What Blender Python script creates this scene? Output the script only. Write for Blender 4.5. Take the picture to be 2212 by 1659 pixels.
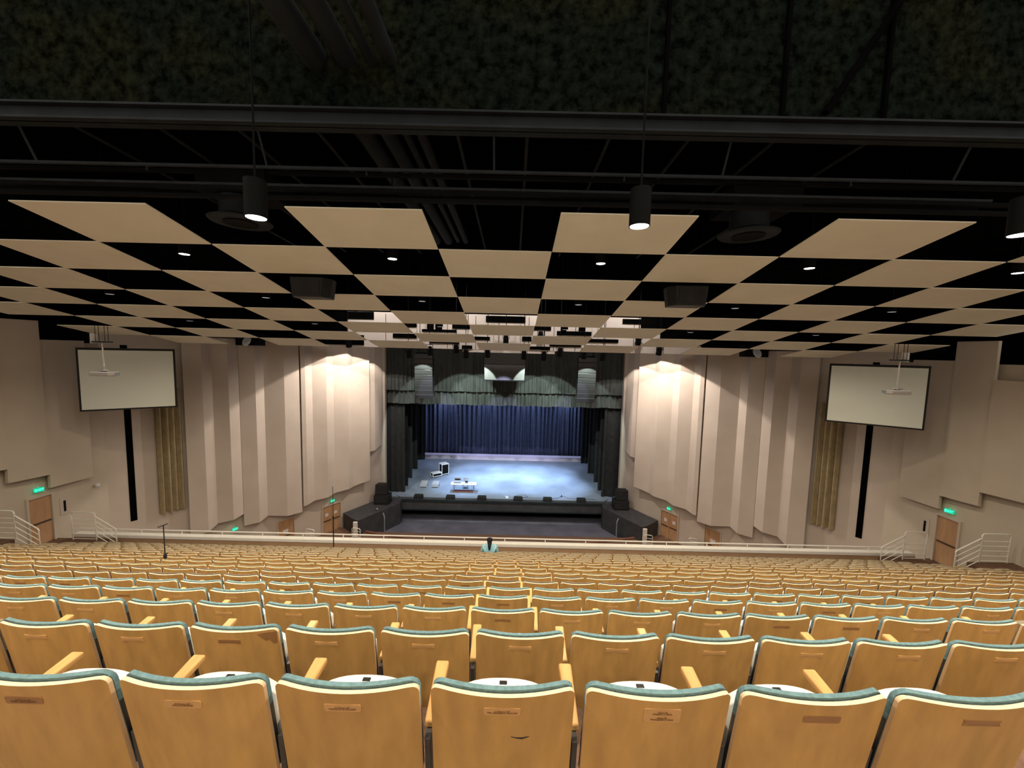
import bpy, bmesh, math, random
from mathutils import Vector, Matrix
random.seed(7)
for o in list(bpy.data.objects): bpy.data.objects.remove(o)
SC = bpy.context.scene
COL = SC.collection
# ------------------------------------------------------------------ camera
F_PX = 820.72; PITCH = math.radians(4.8206); ROLL = math.radians(1.3173); YAW = math.radians(-0.0751)
CAM = Vector((0.7, 0.0, 14.0))
_X = Vector((math.cos(YAW), -math.sin(YAW), 0)); _F = Vector((math.sin(YAW), math.cos(YAW), 0)); _U = Vector((0, 0, 1))
_F2 = _F*math.cos(PITCH) - _U*math.sin(PITCH); _D = -_F*math.sin(PITCH) - _U*math.cos(PITCH)
_RX = _X*math.cos(ROLL) - _D*math.sin(ROLL); _DY = _X*math.sin(ROLL) + _D*math.cos(ROLL)
cd = bpy.data.cameras.new('camera'); cam = bpy.data.objects.new('camera', cd); COL.objects.link(cam)
cd.sensor_fit = 'HORIZONTAL'; cd.sensor_width = 36.0; cd.lens = 36.0*F_PX/2212; cd.clip_start = 0.05; cd.clip_end = 200
cam.matrix_world = Matrix(((_RX.x, -_DY.x, -_F2.x, CAM.x), (_RX.y, -_DY.y, -_F2.y, CAM.y), (_RX.z, -_DY.z, -_F2.z, CAM.z), (0, 0, 0, 1)))
SC.camera = cam
def project(x, y, z):
    v = Vector((x, y, z)) - CAM; w = v.dot(_F2)
    return 1106 + F_PX*v.dot(_RX)/w, 829.5 + F_PX*v.dot(_DY)/w
# ------------------------------------------------------------------ world and exposure
W = bpy.data.worlds.new('world'); SC.world = W; W.use_nodes = True
W.node_tree.nodes['Background'].inputs[0].default_value = (1.0, 0.90, 0.80, 1)
W.node_tree.nodes['Background'].inputs[1].default_value = 0.72
SC.view_settings.view_transform = 'Standard'; SC.view_settings.look = 'None'
SC.view_settings.exposure = 0.42; SC.view_settings.gamma = 1.0; SC.view_settings.use_curve_mapping = False
WARM = (1.0, 0.86, 0.70)
def spot(loc, target, power, angle, blend=0.3, color=WARM, radius=0.12, name='lamp', parent=None):
    l = bpy.data.lights.new(name, 'SPOT'); l.energy = power; l.spot_size = math.radians(angle); l.spot_blend = blend
    l.color = color; l.shadow_soft_size = radius
    o = bpy.data.objects.new(name, l); COL.objects.link(o); o.location = loc
    o.rotation_euler = (Vector(target) - Vector(loc)).to_track_quat('-Z', 'Y').to_euler()
    if parent is not None:
        o.parent = parent; o.location = Vector(loc) - parent.location
    return o
POWER_HOUSE = 760
POWER_BACK = 420
# stage wash: rows of lamps on the pipes above the stage
for (x, y) in ((-4.2, 36.0), (0.8, 36.4), (5.6, 36.0), (-2.6, 39.6), (1.6, 39.8), (4.8, 39.4)):
    spot((x, y, 9.8), (x*0.9, y+0.3, 1), 4500, 52, 0.8, (0.50, 0.70, 1.0), 0.25, 'stage_wash_lamp')
spot((0, 34.0, 10.2), (0, 33.4, 1), 260, 115, 0.6, (0.62, 0.72, 1.0), 0.3, 'stage_wash_lamp')
for x in (-7, -2.3, 2.3, 7):
    spot((x, 44.9, 9.9), (x, 45.6, 1.0), 520, 120, 0.8, (0.55, 0.66, 1.0), 0.2, 'curtain_wash_lamp')
# hard edged downlights that rake the folded side walls (1.2 m off the wall, by the front of house slot)
for sx in (-1, 1):
    for s_, d_, z_, p_, a_ in ((4.2, 2.3, 14.95, 750, 117), (2.3, 1.9, 14.3, 330, 112), (5.6, 2.6, 14.5, 450, 116)):
        # along-wall distance s_ from the proscenium, d_ in front of the panels
        lx = -10.3 - 9.3/16.807*s_ + 14/16.807*(d_+0.5); ly = 32.6 - 14/16.807*s_ - 9.3/16.807*(d_+0.5)
        spot((sx*-lx, ly, z_), (sx*-lx, ly, 0), p_, a_, 0.05, (1.0, 0.88, 0.80), 0.03, 'wall_rake_lamp')
# lamps that light the grey border curtains and hung loudspeakers
for x in (-6.4, -3.6, -2.0, 2.2, 3.8, 6.6):
    spot((x, 27.4, 13.4), (x*0.97, 33, 8.1), 1300, 60, 0.12, (0.86, 1.0, 0.92), 0.05, 'border_lamp')
# front-of-house lamps on the catwalk: the riser at the back of the stage, the side walls
for x in (-5.5, 0, 5.5): spot((x, 23.6, 14.6), (x*1.1, 45, 1.2), 4200, 19, 0.5, (0.66, 0.68, 1.0), 0.1, 'stage_front_lamp')
spot((0, 23.6, 14.6), (0, 30, -0.8), 700, 85, 0.7, (0.80, 0.86, 1.0), 0.1, 'pit_lamp')
for sx in (-1, 1): spot((sx*5.0, 28.5, 13.9), (sx*14.6, 26.0, 5.5), 1700, 78, 0.7, (1.0, 0.88, 0.80), 0.1, 'wall_wash_lamp')
for x in (-7.5, -2.5, 2.5, 7.5): spot((x, 20.6, 17.6), (x, 23.0, 14.8), 260, 120, 0.6, (1.0, 0.90, 0.84), 0.1, 'fascia_fill_lamp')  # unseen spots added above the ceiling panels to brighten the fascia
# ------------------------------------------------------------------ materials
def mat(name, col, rough=0.7, noise=0.0, nscale=6.0, metal=0.0, stretch=None, emit=None, estr=0.0, bump=0.0, spec=0.3, vary=0.0):
    m = bpy.data.materials.new(name); m.use_nodes = True; nt = m.node_tree; b = nt.nodes['Principled BSDF']
    b.inputs['Roughness'].default_value = rough; b.inputs['Metallic'].default_value = metal
    b.inputs['Specular IOR Level'].default_value = spec
    b.inputs['Base Color'].default_value = (*col, 1)
    if noise > 0 or bump > 0:
        tc = nt.nodes.new('ShaderNodeTexCoord'); mp = nt.nodes.new('ShaderNodeMapping'); nz = nt.nodes.new('ShaderNodeTexNoise')
        nt.links.new(tc.outputs['Object'], mp.inputs[0]); nt.links.new(mp.outputs[0], nz.inputs['Vector'])
        if stretch: mp.inputs['Scale'].default_value = stretch
        oi = nt.nodes.new('ShaderNodeObjectInfo'); ml = nt.nodes.new('ShaderNodeMath'); ml.operation = 'MULTIPLY'; ml.inputs[1].default_value = 37.0
        nt.links.new(oi.outputs['Random'], ml.inputs[0]); nt.links.new(ml.outputs[0], mp.inputs['Location'])
        nz.inputs['Scale'].default_value = nscale; nz.inputs['Detail'].default_value = 5
        rp = nt.nodes.new('ShaderNodeMapRange'); rp.inputs['From Min'].default_value = 0.3; rp.inputs['From Max'].default_value = 0.7
        rp.inputs['To Min'].default_value = 1-noise; rp.inputs['To Max'].default_value = 1+noise
        nt.links.new(nz.outputs['Fac'], rp.inputs['Value'])
        src = rp.outputs[0]
        if vary:
            r2 = nt.nodes.new('ShaderNodeMapRange'); r2.inputs['To Min'].default_value = 1-vary; r2.inputs['To Max'].default_value = 1+vary
            nt.links.new(oi.outputs['Random'], r2.inputs['Value'])
            mm = nt.nodes.new('ShaderNodeMath'); mm.operation = 'MULTIPLY'; nt.links.new(src, mm.inputs[0]); nt.links.new(r2.outputs[0], mm.inputs[1]); src = mm.outputs[0]
        vm = nt.nodes.new('ShaderNodeVectorMath'); vm.operation = 'SCALE'; vm.inputs[0].default_value = col
        nt.links.new(src, vm.inputs['Scale'])
        if noise > 0: nt.links.new(vm.outputs[0], b.inputs['Base Color'])
        if bump > 0:
            bp = nt.nodes.new('ShaderNodeBump'); bp.inputs['Strength'].default_value = bump; bp.inputs['Distance'].default_value = 0.02
            nt.links.new(nz.outputs['Fac'], bp.inputs['Height']); nt.links.new(bp.outputs[0], b.inputs['Normal'])
    if emit:
        b.inputs['Emission Color'].default_value = (*emit, 1); b.inputs['Emission Strength'].default_value = estr
    return m
M = {}
M['shell'] = mat('oak_veneer', (0.56, 0.325, 0.10), 0.42, 0.14, 5, stretch=(3, 3, 0.7), vary=0.10, spec=0.35)
M['ply'] = mat('pale_ply_edge', (0.86, 0.68, 0.42), 0.5, 0.05, 20)
M['sideply'] = mat('tan_ply_edge', (0.66, 0.44, 0.24), 0.5, 0.05, 20)
M['teal'] = mat('teal_cloth', (0.15, 0.26, 0.27), 0.9, 0.18, 60, bump=0.3, vary=0.06)
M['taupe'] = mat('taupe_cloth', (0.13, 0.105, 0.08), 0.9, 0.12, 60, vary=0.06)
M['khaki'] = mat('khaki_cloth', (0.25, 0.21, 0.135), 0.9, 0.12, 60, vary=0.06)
M['arm'] = mat('oak_armrest', (0.66, 0.37, 0.13), 0.4, 0.12, 8, stretch=(6, 1, 6))
M['pan'] = mat('white_seat_plastic', (0.82, 0.80, 0.72), 0.45, 0.02, 5)
M['slot'] = mat('black_plastic', (0.02, 0.02, 0.02), 0.5)
M['std'] = mat('dark_grey_steel', (0.075, 0.07, 0.062), 0.45, 0.2, 9, metal=0.3)
M['chrome'] = mat('zinc_bolt', (0.8, 0.8, 0.78), 0.25, metal=0.9)
M['plate'] = mat('plate_wood', (0.62, 0.36, 0.14), 0.4, 0.06, 20)
M['plate2'] = mat('plate_dark', (0.33, 0.17, 0.065), 0.4, 0.06, 20)
M['ink'] = mat('engraving', (0.20, 0.10, 0.035), 0.7)
M['carpet'] = mat('brown_carpet', (0.16, 0.09, 0.055), 0.95, 0.25, 25)
M['tan'] = mat('tan_fascia_paint', (0.42, 0.27, 0.15), 0.7, 0.08, 2)
M['white'] = mat('white_paint', (0.86, 0.84, 0.74), 0.45, 0.03, 4)
M['cloud'] = mat('beige_panel', (0.92, 0.90, 0.73), 0.75, 0.03, 1.2)
M['wall'] = mat('beige_plaster', (0.58, 0.50, 0.385), 0.85, 0.05, 0.8)
M['panel'] = mat('pinkish_beige_panel', (0.60, 0.515, 0.425), 0.8, 0.05, 0.7)
M['fascia'] = mat('front_fascia_paint', (0.84, 0.77, 0.70), 0.8, 0.03, 1)
M['black'] = mat('matt_black', (0.003, 0.003, 0.003), 0.9, 0.3, 1.5, spec=0)
M['void'] = mat('roof_black', (0.0012, 0.0013, 0.0012), 0.95, 0.4, 0.8, spec=0)
M['steel'] = mat('black_iron', (0.007, 0.0075, 0.0075), 0.7, 0.2, 4, spec=0.05)
M['duct'] = mat('grey_duct', (0.019, 0.024, 0.027), 0.7, 0.2, 3, spec=0.15)
M['housing'] = mat('black_housing', (0.006, 0.0062, 0.006), 0.7, spec=0.1)
M['spk2'] = mat('array_grey', (0.022, 0.022, 0.0215), 0.35, 0.1, 20, spec=0.6)
M['cluster'] = mat('cluster_grey', (0.10, 0.10, 0.097), 0.5, 0.15, 3, spec=0.3)
M['spk'] = mat('speaker_black', (0.014, 0.015, 0.014), 0.6, 0.2, 30)
M['lens'] = mat('lamp_lens', (1, 1, 1), 0.5, emit=(1.0, 0.96, 0.90), estr=6)
M['lensdim'] = mat('lamp_lens_dim', (0.3, 0.3, 0.3), 0.4, emit=(0.9, 0.92, 1.0), estr=0.25)
M['door'] = mat('door_veneer', (0.50, 0.29, 0.15), 0.5, 0.12, 2, stretch=(3, 3, 0.6))
M['frame'] = mat('door_frame_paint', (0.58, 0.50, 0.40), 0.5)
M['bar'] = mat('panic_bar', (0.10, 0.07, 0.05), 0.4, metal=0.5)
M['paper'] = mat('white_paper', (0.75, 0.72, 0.70), 0.8)
M['exitbox'] = mat('exit_box', (0.02, 0.05, 0.035), 0.5, emit=(0.0, 0.55, 0.28), estr=0.8)
M['exitgreen'] = mat('exit_letter_green', (0.1, 0.9, 0.5), 0.5, emit=(0.05, 1.0, 0.50), estr=2.2)
M['screen'] = mat('projection_cloth', (0.68, 0.70, 0.60), 0.8, 0.01, 1)
M['screenframe'] = mat('black_screen_border', (0.012, 0.011, 0.01), 0.7)
M['yellow'] = mat('ochre_drape', (0.36, 0.285, 0.16), 0.9, 0.15, 3)
M['silver'] = mat('silver_casing', (0.62, 0.61, 0.58), 0.25, metal=0.85)
M['border'] = mat('grey_velour', (0.055, 0.062, 0.057), 0.85, 0.2, 5, stretch=(2, 2, 0.3))
M['leg'] = mat('black_velour', (0.022, 0.022, 0.022), 0.95, 0.25, 3)
M['bluecurtain'] = mat('blue_velour', (0.085, 0.10, 0.16), 0.8, 0.15, 3)
M['stage'] = mat('stage_floor_paint', (0.20, 0.235, 0.30), 0.55, 0.12, 0.7)
M['apron'] = mat('apron_black_paint', (0.050, 0.050, 0.052), 0.6, 0.2, 2)
M['pit'] = mat('pit_floor_vinyl', (0.13, 0.132, 0.165), 0.7, 0.2, 0.8)
M['riser'] = mat('riser_white', (0.80, 0.72, 0.85), 0.6)
M['pitwall'] = mat('reddish_wood', (0.20, 0.085, 0.05), 0.6, 0.15, 3)
M['grey'] = mat('grey_plastic', (0.30, 0.32, 0.36), 0.5)
M['pale'] = mat('pale_plastic', (0.75, 0.78, 0.80), 0.5)
M['rug'] = mat('reddish_rug', (0.16, 0.07, 0.055), 0.95)
M['hoodie'] = mat('light_blue_cloth', (0.34, 0.66, 0.74), 0.9)
M['skin'] = mat('skin', (0.45, 0.26, 0.18), 0.6)
M['hair'] = mat('black_hair', (0.012, 0.012, 0.013), 0.6)
M['jeans'] = mat('dark_cloth', (0.04, 0.05, 0.08), 0.9)
def spray_mat():
    m = bpy.data.materials.new('sprayed_fireproofing'); m.use_nodes = True; nt = m.node_tree; b = nt.nodes['Principled BSDF']; b.inputs['Roughness'].default_value = 1; b.inputs['Specular IOR Level'].default_value = 0
    tc = nt.nodes.new('ShaderNodeTexCoord'); n1 = nt.nodes.new('ShaderNodeTexNoise'); n2 = nt.nodes.new('ShaderNodeTexNoise')
    n1.inputs['Scale'].default_value = 6.0; n1.inputs['Detail'].default_value = 9; n1.inputs['Roughness'].default_value = 0.65; n2.inputs['Scale'].default_value = 0.7
    nt.links.new(tc.outputs['Object'], n1.inputs[0]); nt.links.new(tc.outputs['Object'], n2.inputs[0])
    r = nt.nodes.new('ShaderNodeValToRGB'); r.color_ramp.elements[0].position = 0.38; r.color_ramp.elements[0].color = (0.002, 0.0022, 0.0018, 1)
    r.color_ramp.elements[1].position = 0.72; r.color_ramp.elements[1].color = (0.017, 0.0195, 0.016, 1)
    c2 = nt.nodes.new('ShaderNodeValToRGB'); c2.color_ramp.elements[0].position = 0.45; c2.color_ramp.elements[0].color = (0.85, 1, 0.95, 1)
    c2.color_ramp.elements[1].position = 0.62; c2.color_ramp.elements[1].color = (1.25, 1.25, 0.85, 1)
    mx = nt.nodes.new('ShaderNodeMix'); mx.data_type = 'RGBA'; mx.blend_type = 'MULTIPLY'; mx.inputs['Factor'].default_value = 1
    nt.links.new(n1.outputs[0], r.inputs[0]); nt.links.new(n2.outputs[0], c2.inputs[0])
    nt.links.new(r.outputs[0], mx.inputs[6]); nt.links.new(c2.outputs[0], mx.inputs[7]); nt.links.new(mx.outputs[2], b.inputs['Base Color'])
    return m
M['spray'] = spray_mat()
# ------------------------------------------------------------------ mesh helpers
class MB:
    def __init__(s): s.v = []; s.f = []; s.m = []
    def face(s, idx, m=0): s.f.append(tuple(idx)); s.m.append(m)
    def hexa(s, p, m=0):   # 8 points: bottom ring 0-3, top ring 4-7
        b = len(s.v); s.v += [tuple(q) for q in p]
        for q in ((3, 2, 1, 0), (4, 5, 6, 7), (0, 1, 5, 4), (1, 2, 6, 5), (2, 3, 7, 6), (3, 0, 4, 7)): s.face([b+i for i in q], m)
        return s
    def box(s, x0, y0, z0, x1, y1, z1, m=0):
        return s.hexa([(x0, y0, z0), (x1, y0, z0), (x1, y1, z0), (x0, y1, z0), (x0, y0, z1), (x1, y0, z1), (x1, y1, z1), (x0, y1, z1)], m)
    def prism(s, poly, z0, z1, m=0):
        n = len(poly); b = len(s.v); s.v += [(x, y, z0) for x, y in poly] + [(x, y, z1) for x, y in poly]
        s.face([b+i for i in range(n)][::-1], m); s.face([b+n+i for i in range(n)], m)
        for i in range(n): j = (i+1) % n; s.face((b+i, b+j, b+n+j, b+n+i), m)
        return s
    def tube(s, pts, r, n=8, m=0, closed=False):
        pts = [Vector(p) for p in pts]; b = len(s.v); rs = r if isinstance(r, (list, tuple)) else [r]*len(pts)
        for i, p in enumerate(pts):
            a = pts[max(i-1, 0)]; c = pts[min(i+1, len(pts)-1)]; d = (c-a).normalized()
            u = d.cross(Vector((0, 0, 1)))
            if u.length < 1e-3: u = Vector((1, 0, 0))
            u.normalize(); w = d.cross(u)
            for k in range(n):
                t = 2*math.pi*k/n; s.v.append(tuple(p + (u*math.cos(t) + w*math.sin(t))*rs[i]))
        for i in range(len(pts)-1):
            for k in range(n): j = (k+1) % n; s.face((b+i*n+k, b+i*n+j, b+(i+1)*n+j, b+(i+1)*n+k), m)
        s.face([b+k for k in range(n)][::-1], m); s.face([b+(len(pts)-1)*n+k for k in range(n)], m)
        return s
    def lathe(s, prof, n=20, c=(0, 0, 0), m=0):
        b = len(s.v)
        for r, z in prof:
            for k in range(n): t = 2*math.pi*k/n; s.v.append((c[0]+r*math.cos(t), c[1]+r*math.sin(t), c[2]+z))
        for i in range(len(prof)-1):
            for k in range(n): j = (k+1) % n; s.face((b+i*n+k, b+i*n+j, b+(i+1)*n+j, b+(i+1)*n+k), m)
        s.face([b+k for k in range(n)][::-1], m); s.face([b+(len(prof)-1)*n+k for k in range(n)], m)
        return s
    def add(s, o, T=None):
        b = len(s.v); s.v += [tuple(T @ Vector(v)) for v in o.v] if T else list(o.v)
        for f, m in zip(o.f, o.m): s.face([b+i for i in f], m)
        return s
    def mesh(s, name, mats, smooth=False, bevel=0, seg=2):
        me = bpy.data.meshes.new(name); me.from_pydata(s.v, [], s.f)
        for m in mats: me.materials.append(M[m])
        me.polygons.foreach_set('material_index', s.m)
        bm = bmesh.new(); bm.from_mesh(me); bmesh.ops.recalc_face_normals(bm, faces=bm.faces)
        if bevel: bmesh.ops.bevel(bm, geom=[e for e in bm.edges if len(e.link_faces) == 2 and e.calc_face_angle(0) > 0.6], offset=bevel, segments=seg, affect='EDGES', profile=0.5)
        bm.to_mesh(me); bm.free()
        if smooth:
            for p in me.polygons: p.use_smooth = True
            me.set_sharp_from_angle(angle=math.radians(40))
        return me
    def build(s, name, mats, parent=None, loc=(0, 0, 0), **kw):
        if isinstance(mats, str): mats = [mats]
        return link(name, s.mesh(name, mats, **kw), parent, loc)
def link(name, me, parent=None, loc=(0, 0, 0)):
    o = bpy.data.objects.new(name, me); COL.objects.link(o); o.location = loc
    if parent is not None: o.parent = parent
    return o
def thing(name, loc, label, cat, group=None, rz=0):
    o = bpy.data.objects.new(name, None); COL.objects.link(o); o.location = loc; o.rotation_euler = (0, 0, rz)
    o.empty_display_size = 0.2
    return tag(o, label, cat, group)
def tag(o, label, cat, group=None):
    o['label'] = label; o['category'] = cat
    if group: o['group'] = group
    return o
def struct(o): o['kind'] = 'structure'; return o
ORD = ['zeroth', 'first', 'second', 'third', 'fourth', 'fifth', 'sixth', 'seventh', 'eighth', 'ninth', 'tenth', 'eleventh', 'twelfth', 'thirteenth', 'fourteenth', 'fifteenth', 'sixteenth', 'seventeenth', 'eighteenth', 'nineteenth']
TENS = {2: 'twent', 3: 'thirt', 4: 'fort', 5: 'fift', 6: 'sixt'}
def ordinal(n):
    if n < 20: return ORD[n]
    t, u = divmod(n, 10)
    return TENS[t]+'ieth' if u == 0 else TENS[t]+'y-'+ORD[u]
def rect_bevel(poly): return poly
# ------------------------------------------------------------------ seating rows
ROW_Y = {n: 1.254 + 0.82*(n-1) for n in range(0, 19)}
ROW_TOP = {}
for n in range(0, 19):
    dz = -1.157 - 0.443*(min(n, 5)-1)
    if n > 5: dz -= 0.425*(min(n, 8)-5)
    if n > 8: dz -= 0.402*(n-8)
    ROW_TOP[n] = 14 + dz
SEAT_TOP = 0.83
ROW_FLOOR = {n: ROW_TOP[n] - SEAT_TOP - 0.029 for n in ROW_TOP}
FRONT = 16.40
fl = MB()
fl.box(-19.6, -1.6, ROW_FLOOR[1]+0.2, 19.6, ROW_Y[0]+0.38, ROW_FLOOR[0])
for n in range(1, 18):
    y0 = ROW_Y[n]-0.44; y1 = ROW_Y[n]+0.38 if n < 17 else ROW_Y[17]+0.95
    fl.box(-19.6, y0, ROW_FLOOR[n]-0.9, 19.6, y1, ROW_FLOOR[n])
AISLE_Z = ROW_FLOOR[17]-0.42
fl.box(-19.6, ROW_Y[17]+0.95, AISLE_Z-0.5, 19.6, FRONT, AISLE_Z)
struct(fl.build('floor', 'carpet'))
# parapet at the front of the upper seating, with its ledge and rail
pw = MB(); pw.box(-18.95, FRONT, AISLE_Z-2.0, 18.95, FRONT+0.24, 5.30)
struct(pw.build('wall_parapet', 'tan'))
lg = MB(); lg.box(-18.9, FRONT-0.02, 5.26, 18.9, FRONT+0.27, 5.40)
struct(lg.build('trim_1', 'white', bevel=0.012))
rail = thing('parapet_railing', (0, FRONT+0.2, 5.40), 'long low white metal railing running along the whole balcony ledge', 'railing')
MB().tube([(-18.8, 0, 0.165), (18.8, 0, 0.165)], 0.028, 10).build('top_rail', 'white', rail, smooth=True)
x = -16.0
while x < 18.6:
    MB().tube([(x, 0, 0.0), (x, 0, 0.15)], 0.02, 8).build('post', 'white', rail, smooth=True); x += 1.835
# ------------------------------------------------------------------ the theatre seat
HW = 0.257; TILT = math.radians(9); BULGE = 0.043
def back_pt(x, h, off):    # h = height along the back from its top downwards, off = towards the stage
    z = SEAT_TOP - h*math.cos(TILT) + off*math.sin(TILT)*0.3
    y = h*math.sin(TILT) + off - BULGE*(1-(x/HW)**2)
    return (x, y, z)
def corner(x, hw, r):
    a = abs(x)-(hw-r)
    return 0 if a <= 0 else r - math.sqrt(max(r*r-a*a, 0))
def slab(hw, r, top, bot, off0, off1, nx=14, nz=8, puff=0.0, m_face=0, m_edge=1, lo=False):
    b = MB()
    xs = [-hw + 2*hw*i/nx for i in range(nx+1)]
    xs = sorted(set(xs + [hw - r*(1-math.cos(t)) for t in (0.35, 0.75, 1.15)] + [-(hw - r*(1-math.cos(t))) for t in (0.35, 0.75, 1.15)])) if not lo else xs
    N = len(xs); ids = {}
    for side, off in ((0, off0), (1, off1)):
        for i, x in enumerate(xs):
            ht = top + corner(x, hw, r); hb = bot - corner(x, hw, r*0.8)
            for j in range(nz+1):
                h = ht + (hb-ht)*j/nz
                o = off
                if puff and side == 1:
                    e = min(1, 6*(1-abs(x)/hw))**0.5 * min(1, (8*j/nz))**0.5 * min(1, 8*(1-j/nz))**0.5
                    o = off0 + (off-off0)*(0.45+0.55*e)
                ids[side, i, j] = len(b.v); b.v.append(back_pt(x, h, o))
    for i in range(N-1):
        for j in range(nz):
            b.face((ids[0, i, j], ids[0, i+1, j], ids[0, i+1, j+1], ids[0, i, j+1]), m_face)
            b.face((ids[1, i, j], ids[1, i, j+1], ids[1, i+1, j+1], ids[1, i+1, j]), m_face)
        b.face((ids[0, i, 0], ids[1, i, 0], ids[1, i+1, 0], ids[0, i+1, 0]), m_edge)
        b.face((ids[0, i, nz], ids[0, i+1, nz], ids[1, i+1, nz], ids[1, i, nz]), m_edge)
    for j in range(nz):
        ms_ = (0 if j < (1 if lo else 2) else 1) if m_edge == 0 else 2
        b.face((ids[0, 0, j], ids[0, 0, j+1], ids[1, 0, j+1], ids[1, 0, j]), ms_)
        b.face((ids[0, N-1, j], ids[1, N-1, j], ids[1, N-1, j+1], ids[0, N-1, j+1]), ms_)
    return b
def seat_parts(lo=False):
    P = {}
    P['back_shell'] = (slab(HW, 0.03, 0, 0.52, 0, 0.015, nx=4 if lo else 14, nz=1 if lo else 6, lo=lo), ['shell', 'ply', 'sideply'])
    P['back_cushion'] = (slab(HW-0.002, 0.045, -0.010, 0.46, 0.020, 0.058, nx=4 if lo else 14, nz=2 if lo else 8, puff=0 if lo else 1, m_edge=0, lo=lo), ['teal', 'slot'])
    pn = MB()
    if lo: pn.box(-0.2, 0.15, 0.42, 0.2, 0.21, 0.66)
    else:
        n = 14; prev = None
        for i in range(n+1):
            t = -1+2*i/n; x = 0.21*t; zt = 0.672-0.045*abs(t)**3; 
            ring = [(x, 0.135, 0.40), (x, 0.235-0.02*t*t, 0.40), (x, 0.215-0.02*t*t, zt), (x, 0.155, zt+0.004)]
            b = len(pn.v); pn.v += ring
            if prev is not None:
                for k in range(4): pn.face((prev+k, prev+(k+1) % 4, b+(k+1) % 4, b+k))
            else: pn.face((b, b+1, b+2, b+3))
            prev = b
        pn.face((prev+3, prev+2, prev+1, prev))
    P['folded_seat'] = (pn, ['pan'])
    ar = MB()
    ar.hexa([(-0.303, 0.10, 0.555), (-0.257, 0.10, 0.555), (-0.250, 0.37, 0.578), (-0.308, 0.37, 0.578),
             (-0.300, 0.10, 0.588), (-0.260, 0.10, 0.588), (-0.250, 0.37, 0.608), (-0.308, 0.37, 0.608)])
    P['armrest'] = (ar, ['arm'])
    st = MB(); st.hexa([(-0.292, 0.13, 0), (-0.270, 0.13, 0), (-0.270, 0.30, 0), (-0.292, 0.30, 0),
                        (-0.292, 0.06, 0.555), (-0.270, 0.06, 0.555), (-0.270, 0.30, 0.56), (-0.292, 0.30, 0.56)])
    if not lo:
        st.box(-0.303, 0.10, 0.0, -0.259, 0.33, 0.02)
    P['standard'] = (st, ['std'])
    return P
hi = seat_parts(); MESH = {}
for k, (b, ms) in hi.items():
    MESH[k] = b.mesh(k, ms, smooth=k in ('back_shell', 'back_cushion', 'folded_seat'), bevel={'armrest': 0.009, 'standard': 0.003, 'folded_seat': 0.008}.get(k, 0), seg=3)
for nm_ in ('taupe', 'khaki'):
    MESH['cushion_'+nm_] = MESH['back_cushion'].copy(); MESH['cushion_'+nm_].materials[0] = M[nm_]
MESH['slot'] = MB().box(-0.015, 0.175, 0.671, 0.015, 0.19, 0.6785).mesh('slot', ['slot'])
MESH['bolt'] = MB().lathe([(0.009, 0), (0.009, 0.008), (0.005, 0.012)], 10, (-0.281, 0.085, 0.33)).mesh('bolt', ['chrome'])
def plate_mesh(notch, hgt, m, name):
    b = MB(); w = 0.064; n = 6; outline = []
    if notch:
        outline = [(-w, -hgt), (w, -hgt), (w, -hgt*0.45), (w-0.006, 0), (w, hgt*0.45), (w, hgt), (-w, hgt), (-w, hgt*0.45), (-w+0.006, 0), (-w, -hgt*0.45)]
    else:
        r = 0.007
        for cx, cz, a0 in ((w-r, -hgt+r, -90), (w-r, hgt-r, 0), (-w+r, hgt-r, 90), (-w+r, -hgt+r, 180)):
            for k in range(4): a = math.radians(a0+30*k); outline.append((cx+r*math.cos(a), cz+r*math.sin(a)))
    c = 0.062
    ring = []
    for off in (0.0, -0.0025):
        ring.append([len(b.v)+i for i in range(len(outline))])
        for x, h in outline: b.v.append(back_pt(x, c-h, off-0.0006))
    b.face(ring[0][::-1]); b.face(ring[1])
    for i in range(len(outline)): j = (i+1) % len(outline); b.face((ring[0][i], ring[0][j], ring[1][j], ring[1][i]))
    return b.mesh(name, [m])
MESH['nameplate_round'] = plate_mesh(False, 0.0155, 'plate', 'nameplate')
MESH['nameplate_tall'] = plate_mesh(False, 0.029, 'plate', 'nameplate')
MESH['nameplate_dark'] = plate_mesh(False, 0.0155, 'plate2', 'nameplate')
MESH['nameplate_notch'] = plate_mesh(True, 0.0125, 'plate', 'nameplate')
MESH['nameplate_notch_dark'] = plate_mesh(True, 0.0125, 'plate2', 'nameplate')
def text_mesh(txt, size, m, extrude=0.0004):
    cu = bpy.data.curves.new('txt', 'FONT'); cu.body = txt; cu.size = size; cu.align_x = 'CENTER'; cu.align_y = 'CENTER'; cu.extrude = extrude; cu.space_line = 0.9
    o = bpy.data.objects.new('txt', cu); COL.objects.link(o)
    me = bpy.data.meshes.new_from_object(o.evaluated_get(bpy.context.evaluated_depsgraph_get()))
    bpy.data.objects.remove(o); me.materials.clear(); me.materials.append(M[m]); return me
GAP = {1: 0.2687+0.7, 2: 0.3565+0.7, 3: 0.2428+0.7, 4: 0.2307+0.7, 5: 0.3008+0.7, 6: 0.351, 7: 0.350, 8: 0.4415, 9: 0.4257, 10: 0.323, 11: 0.396, 12: 0.31, 13: 0.50, 14: 0.22, 15: 0.44, 16: 0.15, 17: 0.36}
SP = 0.556; ROWHALF = 15.9
ROWWORD = {1: 'nearest', 2: 'second-nearest', 3: 'third-nearest', 4: 'fourth-nearest', 5: 'fifth-nearest', 6: 'sixth-nearest', 7: 'seventh-nearest', 8: 'eighth-nearest', 9: 'ninth-nearest', 10: 'tenth-nearest', 11: 'eleventh-nearest'}
SLOT = 'oak-backed teal theatre seat, seat folded up'
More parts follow.
